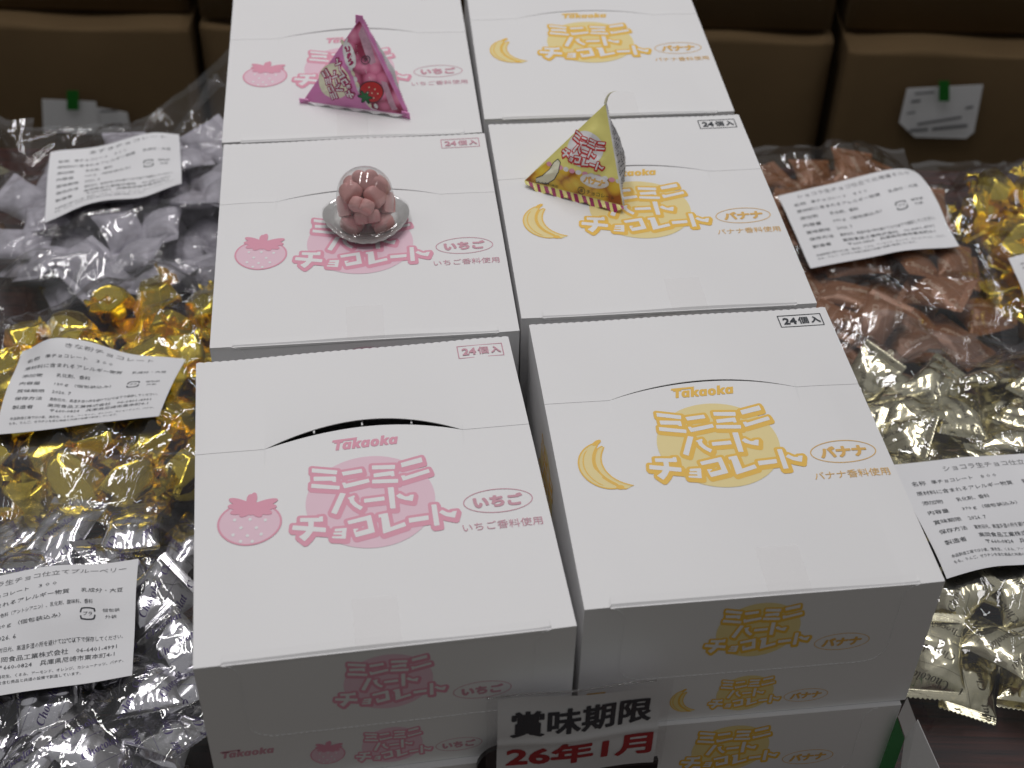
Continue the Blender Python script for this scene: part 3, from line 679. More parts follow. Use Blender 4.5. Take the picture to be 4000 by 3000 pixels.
def stripe_rows(Ht, L, Wd):
    mb_ = MB()
    for k in range(-5, 6):
        x0 = k * .006; prev = None
        for j in range(17):
            y = -Wd * .44 + Wd * .88 * j / 16; xs = [x0 + y * .35 - .0013, x0 + y * .35 + .0013]
            cur = [(x, y, Ht(x, y) + .00018) for x in xs] if all(abs(x) < L / 2 - .001 for x in xs) else None
            if cur and prev: mb_.add([prev[0], prev[1], cur[1], cur[0]], [(0, 1, 2, 3)])
            prev = cur
    return mb_
PT = {}
def build_pillow(kind, mt, seed, **kw):
    Ht, part, xb, L, Wd = pillow(seed, **{k: v for k, v in kw.items() if k in ('L', 'Wd', 'Th', 'amp', 'seal')})
    v, f = part(-xb, xb, 34, 26); parts = [('wrapper', mesh('wrapper', v, f, mt, smooth=True))]
    for e in (-1, 1):
        v, f = part(xb * e if e > 0 else -L / 2, L / 2 if e > 0 else -xb, 9, 26, e); parts.append(('crimped_seal', mesh('crimped_seal', v, f, mt, smooth=True)))
    if kw.get('ink'): parts.append(('printed_text', choc_rows(Ht, L, Wd, seed).mesh('printed_text', [kw['ink']])))
    if kw.get('stripes'): parts.append(('printed_stripes', stripe_rows(Ht, L, Wd).mesh('printed_stripes', ['cream_ink'])))
    PT.setdefault(kind, []).append(parts)
for s in range(5):
    build_pillow('silver', 'silver', 100 + s, L=.060, Wd=.040, Th=.0088, ink='violet_ink', amp=.0013)
    build_pillow('pale', 'pale', 200 + s, L=.055, Wd=.037, Th=.0082, ink='olive_ink', amp=.0013)
    build_pillow('brown', 'brown', 300 + s, L=.055, Wd=.037, Th=.0074, ink='cream_text', amp=.0010)
    build_pillow('azuki', 'azuki', 400 + s, L=.050, Wd=.038, Th=.0080, amp=.0014)
for s in range(2): build_pillow('stripe', 'stripe', 500 + s, L=.045, Wd=.032, Th=.0066, stripes=True)
def nugget(seed):
    import bmesh
    r_ = random.Random(seed); planes = []
    for _ in range(15):
        d = Vector((r_.gauss(0, 1), r_.gauss(0, 1), r_.gauss(0, 1))).normalized(); planes.append((d, r_.uniform(.80, 1.02)))
    planes += [(Vector((0, 0, 1)), .85), (Vector((0, 0, -1)), .8)]
    bm = bmesh.new(); bmesh.ops.create_icosphere(bm, subdivisions=5, radius=1)
    for v in bm.verts:
        d = v.co.normalized(); r0 = min(min((p / max(.05, d.dot(n_))) for n_, p in planes), 1.25)
        q = d * r0; e = noise.ridged_multi_fractal(q * 1.6 + Vector((seed, 0, 0)), .9, 2.1, 4, 1.0, 2.0); q *= 1 + .016 * (e - 1.1)
        v.co = (q.x * .0175, q.y * .0150, q.z * .0115)
    me = bpy.data.meshes.new('wrapper'); bm.to_mesh(me); bm.free(); me.materials.append(MT['gold'])
    me.polygons.foreach_set('use_smooth', [True] * len(me.polygons))
    parts = [('wrapper', me)]
    for e in (-1, 1):                          # crumpled tuck of foil at each end
        v, f = [], []; nu, nv = 12, 26; a0 = r_.uniform(-.4, .4)
        for i in range(nu + 1):
            t = i / nu; rr = .0155 + .011 * t
            for j in range(nv + 1):
                b = -1 + 2 * j / nv; y = b * (.004 + .0085 * t)
                z = .0014 * t * math.sin(b * 9 + seed) * 1.6 + .0010 * noise.noise(Vector((t * 3, b * 4, seed + e))) * 3 * t + .004 * t * t * math.sin(a0 * 5)
                x = e * (rr - .0025 * abs(b) * t + .0006 * (j % 2) * (i == nu))
                v.append((x, y * math.cos(a0) - z * math.sin(a0) * .3, z - .002))
        for i in range(nu):
            for j in range(nv): f.append((i * (nv + 1) + j, (i + 1) * (nv + 1) + j, (i + 1) * (nv + 1) + j + 1, i * (nv + 1) + j + 1))
        parts.append(('foil_tuck', mesh('foil_tuck', v, f, 'gold', smooth=True)))
    PT.setdefault('gold', []).append(parts)
for s in range(6): nugget(s + 1)

def in_poly(x, y, P):
    c = False
    for (x1, y1), (x2, y2) in zip(P, P[1:] + P[:1]):
        if (y1 > y) != (y2 > y) and x < (x2 - x1) * (y - y1) / (y2 - y1) + x1: c = not c
    return c
def clear_of_boxes(x, y, r_):
    for bx, by, a in BX.values():
        c, s = math.cos(a), math.sin(a); lx, ly = c * (x - bx) + s * (y - by), -s * (x - bx) + c * (y - by)
        if abs(lx) < W / 2 + r_ and abs(ly) < D / 2 + r_ * .6 + .006: return False
    return True
GX0, GX1, GY0, GY1, GH = -.72, .66, .34, 1.24, .002
gnx, gny = int((GX1 - GX0) / GH) + 1, int((GY1 - GY0) / GH) + 1
SPLAT = np.zeros((gny, gnx))
_pv = {}
def put(kind, loc, rot, label, cat, group, name, scale=1.0, force=None):
    k = random.randrange(len(PT[kind])) if force is None else force; parts = PT[kind][k]
    t = thing(name, label, cat, loc, rot, group); t.scale = (scale,) * 3
    for nm, me in parts: obj(nm, me, t)
    if (kind, k) not in _pv:
        me = parts[0][1]; co = np.empty(len(me.vertices) * 3); me.vertices.foreach_get('co', co); co = co.reshape(-1, 3)
        e = np.concatenate([np.array([v.co for v in m_.vertices]) for _, m_ in parts[1:3]]); _pv[kind, k] = np.concatenate([co, e])
    P = _pv[kind, k] * scale @ np.array(Euler(rot).to_matrix()).T + np.array(loc)
    ix = ((P[:, 0] - GX0) / GH).astype(int); iy = ((P[:, 1] - GY0) / GH).astype(int); ok = (ix >= 0) & (ix < gnx) & (iy >= 0) & (iy < gny)
    np.maximum.at(SPLAT, (iy[ok], ix[ok]), P[ok, 2])
    return t

LAB = {}
def fill(kind, poly, sx_, sy_, ang, label, cat, group, name, layers=2, dome_h=.012, seed=1, scale=1.0, keepout=None, flat=.28, keep=.62):
    r_ = random.Random(seed); cx = sum(p[0] for p in poly) / len(poly); cy = sum(p[1] for p in poly) / len(poly)
    rad = max(math.hypot(p[0] - cx, p[1] - cy) for p in poly)
    for lay in range(layers):
        c, s = math.cos(ang), math.sin(ang); n_ = int(rad / min(sx_, sy_)) + 2
        for i in range(-n_, n_ + 1):
            for j in range(-n_, n_ + 1):
                u = (i + .5 * (lay % 2) + .5 * (j % 2)) * sx_ + r_.uniform(-.2, .2) * sx_; v = (j + .5 * (lay % 2)) * sy_ + r_.uniform(-.2, .2) * sy_
                x, y = cx + c * u - s * v, cy + s * u + c * v
                if not in_poly(x, y, poly) or not clear_of_boxes(x, y, .017): continue
                if lay and r_.random() > keep: continue
                e = max(0, 1 - (math.hypot(x - cx, y - cy) / rad) ** 2)
                z = (.010 + lay * .0125 + dome_h * e * (.4 + .6 * lay)) * scale + r_.uniform(-.002, .002)
                rot = (r_.gauss(0, flat * (.5 + .5 * lay)), r_.gauss(0, flat * (.5 + .5 * lay)), r_.uniform(0, 6.28))
                xs_, ys_ = [p[0] for p in poly], [p[1] for p in poly]
                ux, uy = (x - min(xs_)) / (max(xs_) - min(xs_)), (y - min(ys_)) / (max(ys_) - min(ys_))
                wx = 'left' if ux < .33 else 'right' if ux > .67 else 'middle'; wy = 'near' if uy < .25 else 'lower' if uy < .5 else 'upper' if uy < .75 else 'far'
                put(kind, (x, y, z), rot, label + ', ' + wy + ' ' + wx, cat, group, name, scale)
P_AZ = [(-.405, .898), (-.210, .905), (-.232, 1.112), (-.330, 1.105), (-.425, 1.060)]
P_KI = [(-.360, .668), (-.178, .668), (-.205, .83), (-.225, .865), (-.30, .878), (-.375, .83), (-.385, .77)]
P_SI = [(-.345, .42), (-.135, .415), (-.165, .640), (-.225, .652), (-.37, .640)]
P_BR = [(.185, .850), (.372, .868), (.372, .96), (.352, 1.105), (.310, 1.125), (.165, 1.085)]
P_PA = [(.215, .545), (.42, .548), (.44, .822), (.195, .822)]
P_GR = [(.388, .885), (.57, .875), (.575, 1.065), (.385, 1.070)]
P_ST = [(-.60, .935), (-.445, .93), (-.455, 1.035), (-.60, 1.04)]
P_SP = [(-.60, 1.05), (-.465, 1.05), (-.475, 1.12), (-.60, 1.12)]
P_LB = [(-.56, .68), (-.405, .68), (-.415, .89), (-.56, .89)]
fill('azuki', P_AZ, .039, .033, .2, 'lavender pillow wrapped sweet in left rear bag', 'wrapped sweet', 'lavender wrapped sweets in the left rear bag', 'lavender_wrapped_sweet', 2, .014, 3)
fill('gold', P_KI, .035, .031, .1, 'crumpled gold foil sweet in middle left bag', 'wrapped sweet', 'gold foil sweets in the middle left bag', 'gold_foil_sweet', 2, .012, 4, scale=1.12, flat=.5, keep=.85)
fill('silver', P_SI, .045, .035, .15, 'silver foil chocolate with violet lettering in left front bag', 'wrapped sweet', 'silver foil chocolates in the left front bag', 'silver_foil_sweet', 2, .014, 5, keep=.85)
fill('brown', P_BR, .041, .034, .1, 'brown wrapped chocolate with pale lettering in right rear bag', 'wrapped sweet', 'brown wrapped chocolates in the right rear bag', 'brown_wrapped_sweet', 2, .012, 6, flat=.15)
fill('pale', P_PA, .042, .034, .1, 'champagne foil chocolate with dark lettering in right front bag', 'wrapped sweet', 'champagne foil chocolates in the right front bag', 'champagne_foil_sweet', 2, .014, 7, flat=.34, keep=.8)
fill('gold', P_GR, .038, .034, .1, 'crumpled gold foil sweet in far right bag', 'wrapped sweet', 'gold foil sweets in the far right bag', 'gold_foil_sweet', 2, .012, 8, flat=.5, scale=1.12)
fill('stripe', P_ST, .050, .040, .3, 'brown and cream striped sweet in far left bag', 'wrapped sweet', 'striped sweets in the far left bag', 'striped_wrapped_sweet', 2, .012, 9)
fill('pale', P_SP, .048, .038, .1, 'pale foil sweet at top of far left bag', 'wrapped sweet', 'pale foil sweets in the far left bag', 'champagne_foil_sweet', 2, .010, 10)
fill('brown', P_LB, .050, .040, .1, 'brown wrapped sweet in left edge bag beside gold sweets', 'wrapped sweet', 'brown sweets in the left edge bag', 'brown_wrapped_sweet', 1, .012, 11)

# ------------------------------------------------------------------ clear bags draped over them
def dilate(A, n):
    B = A.copy()
    for _ in range(n):
        C_ = B.copy(); C_[1:] = np.maximum(C_[1:], B[:-1]); C_[:-1] = np.maximum(C_[:-1], B[1:]); B = C_.copy()
        C_[:, 1:] = np.maximum(C_[:, 1:], B[:, :-1]); C_[:, :-1] = np.maximum(C_[:, :-1], B[:, 1:]); B = C_
    return B
def blur(A, s):
    k = np.arange(-int(3 * s), int(3 * s) + 1); g = np.exp(-k ** 2 / (2 * s * s)); g /= g.sum()
    A = np.apply_along_axis(lambda r_: np.convolve(np.pad(r_, len(k) // 2, mode='edge'), g, 'valid'), 1, A)
    return np.apply_along_axis(lambda r_: np.convolve(np.pad(r_, len(k) // 2, mode='edge'), g, 'valid'), 0, A)
S1 = dilate(SPLAT, 2)
BASE = np.maximum(blur(dilate(SPLAT, 4), 2.6), S1) + .0012
BASE = np.maximum(blur(BASE, 1.0), S1 + .0006)
def samp(A, x, y):
    fx, fy = np.clip((x - GX0) / GH, 0, gnx - 1.001), np.clip((y - GY0) / GH, 0, gny - 1.001); i, j = int(fx), int(fy); a, b = fx - i, fy - j
    return A[j, i] * (1 - a) * (1 - b) + A[j, i + 1] * a * (1 - b) + A[j + 1, i] * (1 - a) * b + A[j + 1, i + 1] * a * b
def sampv(A, x, y):
    fx, fy = np.clip((x - GX0) / GH, 0, gnx - 1.001), np.clip((y - GY0) / GH, 0, gny - 1.001); i, j = fx.astype(int), fy.astype(int); a, b = fx - i, fy - j
    return A[j, i] * (1 - a) * (1 - b) + A[j, i + 1] * a * (1 - b) + A[j + 1, i] * (1 - a) * b + A[j + 1, i + 1] * a * b
def bag(quad, label, order, seed, lift=None, n=130):
    """quad: near-left, near-right, far-right, far-left world xy of the flat bag"""
    r_ = random.Random(seed); t = thing('sweet_bag', label, 'plastic bag', group='clear bags of wrapped sweets')
    fl = []
    cx = sum(q[0] for q in quad) / 4; cy = sum(q[1] for q in quad) / 4
    for _ in range(95):
        a = r_.uniform(0, math.pi); px_, py_ = cx + r_.uniform(-.12, .12), cy + r_.uniform(-.14, .14)
        fl.append((px_, py_, math.cos(a), math.sin(a), r_.uniform(.0008, .0030), r_.uniform(.0010, .0036), r_.uniform(.015, .07)))
    aa, bb = np.meshgrid(np.linspace(0, 1, n + 1), np.linspace(0, 1, n + 1), indexing='ij'); Q = quad
    X = (Q[0][0] * (1 - aa) + Q[1][0] * aa) * (1 - bb) + (Q[3][0] * (1 - aa) + Q[2][0] * aa) * bb
    Yv = (Q[0][1] * (1 - aa) + Q[1][1] * aa) * (1 - bb) + (Q[3][1] * (1 - aa) + Q[2][1] * aa) * bb
    Yv = Yv + .002 * np.sin(aa * 40 + seed) + .0015 * np.sin(aa * 19 + seed)
    Zv = sampv(BASE, X, Yv) + order * .0008
    for px_, py_, c, s_, h_, w_, l_ in fl:
        dx, dy = X - px_, Yv - py_; u = dx * c + dy * s_; w = -dx * s_ + dy * c + .25 * u * u / l_
        Zv = Zv + h_ * np.exp(-np.abs(w) / w_) * np.clip(1 - (u / l_) ** 2, 0, 1)
    for k in range(5):
        fx, fy, p_ = r_.uniform(40, 160), r_.uniform(40, 160), r_.uniform(0, 6); Zv = Zv + .0004 * np.sin(X * fx + p_) * np.sin(Yv * fy + p_ * 2)
    if lift: Zv = Zv + np.array([[lift(p_, q_) for q_ in bb[0]] for p_ in aa[:, 0]])
    Zv = np.maximum(Zv, .001)
    v = list(zip(X.ravel(), Yv.ravel(), Zv.ravel())); n1 = n + 1
    f = [(i * n1 + j, (i + 1) * n1 + j, (i + 1) * n1 + j + 1, i * n1 + j + 1) for i in range(n) for j in range(n)]
    obj('bag_film', mesh('bag_film', v, f, 'film', smooth=True), t)
    # heat-sealed hems on both ends
    for b_ in (0, n):
        vv, ff = [], []; w_ = 3
        rows = range(b_, b_ + w_ + 1) if b_ == 0 else range(b_ - w_, b_ + 1)
        for i in range(n + 1):
            for j in rows: q = v[i * (n + 1) + j]; vv.append((q[0], q[1], q[2] + .0007 + .0003 * (i % 2)))
        for i in range(n):
            for j in range(w_): ff.append((i * (w_ + 1) + j, (i + 1) * (w_ + 1) + j, (i + 1) * (w_ + 1) + j + 1, i * (w_ + 1) + j + 1))
        obj('hem', mesh('hem', vv, ff, 'film', smooth=True), t)
    return t
LB0 = blur(dilate(BASE, 5), 4.5)
def label_on(t, quad, rows, order, seed, recycle=True, wave=.0016):
    """quad: far-left, far-right, near-right, near-left"""
    A = LB0 + order * .0008 + .0042
    q2 = []
    for x, y in quad:                          # the corners were surveyed at 4 cm; carry them up to the draped height
        kf = (CAM.z - samp(A, x, y)) / (CAM.z - .0405)
        q2.append((x * kf, y * kf))
    quad = q2
    def pos(u, v_, dz=0.0):
        x = (quad[0][0] * (1 - u) + quad[1][0] * u) * (1 - v_) + (quad[3][0] * (1 - u) + quad[2][0] * u) * v_
        y = (quad[0][1] * (1 - u) + quad[1][1] * u) * (1 - v_) + (quad[3][1] * (1 - u) + quad[2][1] * u) * v_
        return (x, y, samp(A, x, y) + wave * math.sin(u * 7 + seed) * math.sin(v_ * 3 + seed * .7) + dz)
    nx, ny = 70, 54
    v = [pos(i / nx, j / ny) for i in range(nx + 1) for j in range(ny + 1)]; n1 = ny + 1
    f = [(i * n1 + j + 1, (i + 1) * n1 + j + 1, (i + 1) * n1 + j, i * n1 + j) for i in range(nx) for j in range(ny)]
    N = len(v); v += [(x, y, z - .0003) for x, y, z in v]; f += [tuple(k + N for k in q[::-1]) for q in f]
    lb = obj('paper_label', mesh('paper_label', v, f, 'paper', smooth=True), t)
    mb1, mb2 = MB(), MB()
    for body, u0, w, vc, h, tone in rows:
        vv, ff = fit_text(body, u0, -h / 2, w, h, res=1)
        (mb1 if tone else mb2).add([pos(x, vc - y, .00022) for x, y in vv], [q for q in ff])
    if recycle:
        c0, r1 = (.757, .475), (.040, .048)
        for a0, a1 in ((20, 170), (200, 350)):
            q = []
            for k in range(13):
                a = R(a0 + (a1 - a0) * k / 12); sq = 1 / max(abs(math.cos(a)), abs(math.sin(a))) ** .6
                q.append([(c0[0] + r1[0] * s_ * sq * math.cos(a), c0[1] - r1[1] * s_ * sq * math.sin(a)) for s_ in (1, .80)])
            for p_, q_ in zip(q, q[1:]): mb1.add([pos(*p_[0], .00022), pos(*q_[0], .00022), pos(*q_[1], .00022), pos(*p_[1], .00022)], [(0, 1, 2, 3)])
        for body, x0, w, vc, h in (('プラ', .735, .044, .475, .030), ('個包装', .83, .088, .448, .026), ('外装', .845, .058, .498, .026)):
            vv, ff = fit_text(body, x0, -h / 2, w, h, res=1); mb1.add([pos(x, vc - y, .00024) for x, y in vv], ff)
    obj('printed_text', mb1.mesh('printed_text', ['label_ink']), lb); obj('title_text', mb2.mesh('title_text', ['grey_ink']), lb)
def rows_for(title, tw, code, grams, date, add='乳化剤、香料'):
    return [(title, .12 if tw > .7 else .30, tw, .085, .052, 0), ('名称', .07, .085, .195, .040, 1), ('準チョコレート　' + code, .19, .40, .195, .036, 1),
            ('原材料に含まれるアレルギー物質', .07, .59, .285, .040, 1), ('乳成分・大豆', .72, .21, .285, .038, 1), ('添加物', .07, .125, .38, .040, 1),
            (add, .28, .20 if len(add) < 8 else .50, .38, .038, 1), ('内容量', .07, .125, .475, .040, 1), (grams + 'ｇ（個包装込み）', .28, .34, .475, .040, 1),
            ('賞味期限', .07, .165, .57, .040, 1), (date, .28, .11, .57, .034, 1), ('保存方法', .07, .165, .66, .040, 1),
            ('直射日光、高温多湿の所を避けて22℃以下で保存してください。', .28, .66, .66, .038, 1), ('製造者', .07, .125, .755, .040, 1),
            ('高岡食品工業株式会社　06-6401-4991', .28, .63, .735, .040, 1), ('〒660-0824　兵庫県尼崎市東本町4-1', .30, .60, .795, .040, 1),
            ('本品製造工場では小麦、落花生、くるみ、アーモンド、オレンジ、カシューナッツ、バナナ、', .07, .88, .865, .026, 1),
            ('もも、りんご、ゼラチンを含む商品と共通の設備で製造しています。', .07, .66, .91, .026, 1)]
b = bag([(-.43, .862), (-.196, .868), (-.226, 1.165), (-.46, 1.150)], 'clear bag of lavender wrapped sweets with a wavy white label, left rear', 0, 3,
        lift=lambda a, b_: .115 * max(0, (b_ - .78) / .22) ** 1.5 * max(0, (a - .40) / .60) ** 1.3 + .012 * max(0, (b_ - .8) / .2), n=190)
label_on(b, [(-.405, 1.060), (-.301, 1.098), (-.284, 1.020), (-.388, .968)], rows_for('あずきチョコレート', .60, '３００', '120', '2026. 4'), 1, 2.0, wave=.003)
b = bag([(-.385, .625), (-.172, .632), (-.202, .905), (-.43, .925)], 'clear bag of gold foil sweets with a white label, middle left', 1, 5, n=190)
label_on(b, [(-.361, .802), (-.243, .808), (-.248, .738), (-.358, .718)], rows_for('きな粉チョコレート', .52, '３００', '120', '2026. 7'), 2, .5)
b = bag([(-.40, .375), (-.122, .375), (-.166, .690), (-.40, .690)], 'clear bag of silver foil chocolates with a white label, left front', 2, 7, n=200)
label_on(b, [(-.346, .575), (-.234, .604), (-.219, .514), (-.327, .490)], rows_for('ショコラ生チョコ仕立てブルーベリー', .82, '３００', '120', '2026. 6', '着色料（アントシアニン）、乳化剤、酸味料、香料'), 3, 4.0)
b = bag([(.180, .815), (.400, .838), (.358, 1.150), (.150, 1.145)], 'clear bag of brown wrapped chocolates with a white label, right rear', 0, 11, n=190,
        lift=lambda a, b_: .012 * max(0, (b_ - .85) / .15))
label_on(b, [(.222, 1.026), (.345, 1.070), (.364, .964), (.237, .928)], rows_for('ショコラ生チョコ仕立て北海道ミルク', .82, '８００', '370', '2026. 7'), 1, 1.0)
b = bag([(.205, .475), (.440, .485), (.46, .870), (.190, .868)], 'clear bag of champagne foil chocolates with a white label, right front', 1, 13, n=200)
label_on(b, [(.261, .706), (.379, .732), (.399, .646), (.280, .607)], rows_for('ショコラ生チョコ仕立て', .56, '８００', '370', '2026. 7'), 2, 3.0)
b = bag([(.385, .845), (.60, .840), (.60, 1.15), (.365, 1.145)], 'clear bag of gold foil sweets with a white label, cut off by the right edge', 1, 17, n=110)
label_on(b, [(.402, .952), (.49, .968), (.50, .905), (.405, .895)], rows_for('きな粉チョコレート', .5, '３００', '120', '2026. 7'), 2, 1.5, False)
bag([(-.64, .905), (-.432, .900), (-.448, 1.150), (-.64, 1.150)], 'clear bag of striped and pale foil sweets cut off by the far left edge', 0, 19, n=110, lift=lambda a, b_: .02 * max(0, (b_ - .8) / .2))
bag([(-.60, .655), (-.395, .655), (-.415, .905), (-.60, .905)], 'clear bag of brown sweets cut off by the left edge beside the gold sweets', 0, 23, n=90)

# ------------------------------------------------------------------ pyramid packets
def packet(name, label, A, B, C, Dv, face_layers, face_mats, puffs, base_mats, seal=None):
    """A apex, B left, C right, Dv rear; ABC is the printed front face"""
    t = thing(name, label, 'sweet packet'); V = [Vector(p) for p in (A, B, C, Dv)]; cen = sum(V, Vector()) / 4
    sd = len(label)
    def facefn(P, Q, S, puff):
        nrm = (Q - P).cross(S - P).normalized()
        if nrm.dot((P + Q + S) / 3 - cen) < 0: nrm = -nrm
        def at(a, b, c, lift=0.0):
            q = P * a + Q * b + S * c; m_ = 27 * max(0, a) * max(0, b) * max(0, c); e = max(0, min(a, b, c))
            d = puff * (m_ ** .55) * min(1, e * 6 + .0) if m_ > 0 else 0
            k = min(1, e * 8); d += k * .0012 * noise.noise(q * 95 + Vector((sd, 0, 0))) * 1.5 + k * .0006 * noise.noise(q * 230)
            return q + nrm * (d + lift)
        return at, nrm
    faces = [(V[0], V[1], V[2]), (V[0], V[2], V[3]), (V[0], V[3], V[1]), (V[1], V[3], V[2])]
    n_ = 34; ats = []
    mb_ = MB()
    for k, (P, Q, S) in enumerate(faces):
        at, nrm = facefn(P, Q, S, puffs[k]); ats.append(at); vs = []; idx = {}
        for i in range(n_ + 1):
            for j in range(n_ + 1 - i): idx[i, j] = len(vs); vs.append(at(1 - (i + j) / n_, i / n_, j / n_))
        fs = []
        for i in range(n_):
            for j in range(n_ - i):
                fs.append((idx[i, j], idx[i + 1, j], idx[i, j + 1]))
                if i + j < n_ - 1: fs.append((idx[i + 1, j], idx[i + 1, j + 1], idx[i, j + 1]))
        if (vs[fs[0][1]] - vs[fs[0][0]]).cross(vs[fs[0][2]] - vs[fs[0][0]]).dot(nrm) < 0: fs = [q[::-1] for q in fs]
        mb_.add(vs, fs, k)
    obj('wrapper', mb_.mesh('wrapper', base_mats, True), t)
    e1 = (V[2] - V[1]).normalized(); nn = (V[2] - V[1]).cross(V[0] - V[1]).normalized(); e2 = nn.cross(e1)
    L = (V[2] - V[1]).length; ax, ay = (V[0] - V[1]).dot(e1), (V[0] - V[1]).dot(e2)
    def bary(x, y): a = y / ay; c = (x - a * ax) / L; return a, 1 - a - c, c
    def fnc(x, y, z):
        a, b_, c = bary(x * .001, y * .001); return tuple(ats[0](a, b_, c, z + .00008))
    inside = lambda X, Y, mrg=.6: np.maximum.reduce([-(Y - mrg), -((X * ay - Y * ax) / math.hypot(ax, ay) - mrg), ((X - L * 1000) * ay - Y * (ax - L)) / math.hypot(ax - L, ay) + mrg])
    obj('printed_front', print_mesh('printed_front', face_layers(inside, L * 1000, ay * 1000), face_mats, .00004, fnc), t)
    return t, ats, V
def sim(vf, src, dst):
    """similarity taking two source points to two target points"""
    (a, b), (c, d) = [complex(*p) for p in src], [complex(*p) for p in dst]; k = (d - c) / (b - a); v = np.asarray(vf[0], float)
    z = (v[:, 0] + 1j * v[:, 1] - a) * k + c; return np.stack([z.real, z.imag], 1), vf[1]
def subdiv_poly(F, X, Y): return contour(F, X, Y, 2)
def pink_layers(inside, L, ay):
    X, Y = grid2(0, L, 0, ay, .5); I = inside(X, Y); out = []
    photo = [(30.3, 51.1), (34.0, 57.3), (38.2, 63), (41.4, 61.6), (78, -1), (72.4, -1.4), (51.8, 1.3), (47.9, 4.8), (42.3, 13.9), (37.4, 26.4), (32.2, 36.0), (28.2, 43.2), (27.1, 45.0)]
    PF = poly_dist(photo, X, Y)
    out.append((subdiv_poly(np.maximum(PF - 1.0, I), X, Y), 1)); out.append((subdiv_poly(np.maximum(PF, I), X, Y), 0))
    # grey translucent stripe of the side seam
    st = poly_dist([(41, 60), (44.5, 54), (52, 34), (49, 32), (44, 40), (38.5, 52)], X, Y); st2 = poly_dist([(57, 22), (61, 21), (70, 3), (66, 2)], X, Y)
    out.append((subdiv_poly(np.maximum(np.minimum(st, st2), I), X, Y), 5))
    out.append((subdiv_poly(np.maximum(poly_dist([(25.6, 45.2), (30.3, 52.1), (30.6, 46), (27.9, 44.0)], X, Y), I), X, Y), 1))
    d = np.full(X.shape, 1e9)
    for x, y in ((26.8, 44.6), (37.5, 25.0), (41.5, 17.7), (49.6, 3.9)): d = np.minimum(d, ell(X, Y, x, y, 1.2, 2.2, R(30)))
    out.append((subdiv_poly(d, X, Y), 4))
    d = np.full(X.shape, 1e9)
    for x, y in ((35.8, 28.4), (39.5, 21.3), (43.2, 14.4), (54.3, 3.6)): d = np.minimum(d, ell(X, Y, x, y, 1.4, 1.9, R(30)))
    out.append((subdiv_poly(d, X, Y), 1))
    X2, Y2 = grid2(5, 65, 0, 50, .3)
    out.append((subdiv_poly(ell(X2, Y2, 33.3, 36.9, 9.2, 4.6, R(118)), X2, Y2), 1))
    out.append((sim(bold_text('いちご', 26, 8.6, 1.0, .4), [(-13, 0), (13, 0)], [(36.3, 30.8), (30.2, 42.8)]), 2))
    out.append((subdiv_poly(ell(X2, Y2, 23.5, 17.5, 12.6, 12.2), X2, Y2), 4))
    out.append((sim(L_out, [(-34, -16), (38, -15)], [(36.4, 9.6), (24.2, 31.5)]), 2)); out.append((sim(L_white, [(-34, -16), (38, -15)], [(36.4, 9.6), (24.2, 31.5)]), 1))
    # plain strawberry
    s_ = ell(X2, Y2, 51.3, 13.6, 7.9, 7.3, R(20)); out.append((subdiv_poly(s_ - .55, X2, Y2), 3)); out.append((subdiv_poly(s_, X2, Y2), 6))
    cp = np.full(X2.shape, 1e9)
    for a in range(0, 360, 60): cp = np.minimum(cp, ell(X2, Y2, 46.8 + 1.9 * math.cos(R(a)), 9.4 + 1.9 * math.sin(R(a)), 2.6, 1.0, R(a)))
    out.append((subdiv_poly(cp - .4, X2, Y2), 3)); out.append((subdiv_poly(cp, X2, Y2), 7))
    sd_ = np.full(X2.shape, 1e9)
    for x, y in ((50, 17), (54, 16), (52, 13), (56, 13), (49, 13), (53, 9.5)): sd_ = np.minimum(sd_, ell(X2, Y2, x, y, .45, .55))
    out.append((subdiv_poly(sd_, X2, Y2), 4))
    out.append((ring(45.6, 35.2, 2.9, 2.9, .5, 24), 3)); out.append((fit_text('準', 44, 33.6, 3.2, 3.2, res=1), 3))
    return out
pk, ats, V = packet('pyramid_packet', 'magenta pyramid shaped sweet packet with a printed strawberry, standing on the rear carton', (-.1123, .9168, T + .0600), (-.1543, .9017, T + .0022), (-.0789, .8862, T + .0022), (-.1032, .9592, T + .0018),
        pink_layers, ['pinkphoto', 'white_print', 'crimson', 'black_ink', 'cream', 'seam', 'red_print', 'leaf_print'], (.0062, .0055, .005, .0008), ['magenta', 'greyfilm', 'magenta', 'white_print'])
def seal_strip(nm, P, Q, down, wd, mats, nstripe, parent, teeth=.0006, wob=.0008, n=96):
    v, f, m_ = [], [], []; rows = 5
    for i in range(n + 1):
        a = i / n; env = min(1, a * 10, (1 - a) * 10)
        for j in range(rows + 1):
            t_ = j / rows; w_ = wd * t_ * (.45 + .55 * env) + (teeth * (1 if i % 2 else -1) * (t_ == 1))
            q = P.lerp(Q, a) + down * w_ + Vector((0, 0, 1)) * (wob * t_ * math.sin(a * 34)); v.append(q)
    for i in range(n):
        for j in range(rows): f.append((i * (rows + 1) + j, i * (rows + 1) + j + 1, (i + 1) * (rows + 1) + j + 1, (i + 1) * (rows + 1) + j)); m_.append(int(i / n * nstripe * 2) % 2 if len(mats) > 1 else 0)
    return obj(nm, mesh(nm, v, f, mats, m_, True), parent)
seal_strip('bottom_seal', V[1], V[2], Vector((.15, -.9, -.25)).normalized(), .0022, ['white_print'], 1, pk)
seal_strip('side_seal', V[0] + Vector((0, 0, .001)), V[2], Vector((.85, .25, .3)).normalized(), .0026, ['magenta'], 1, pk)
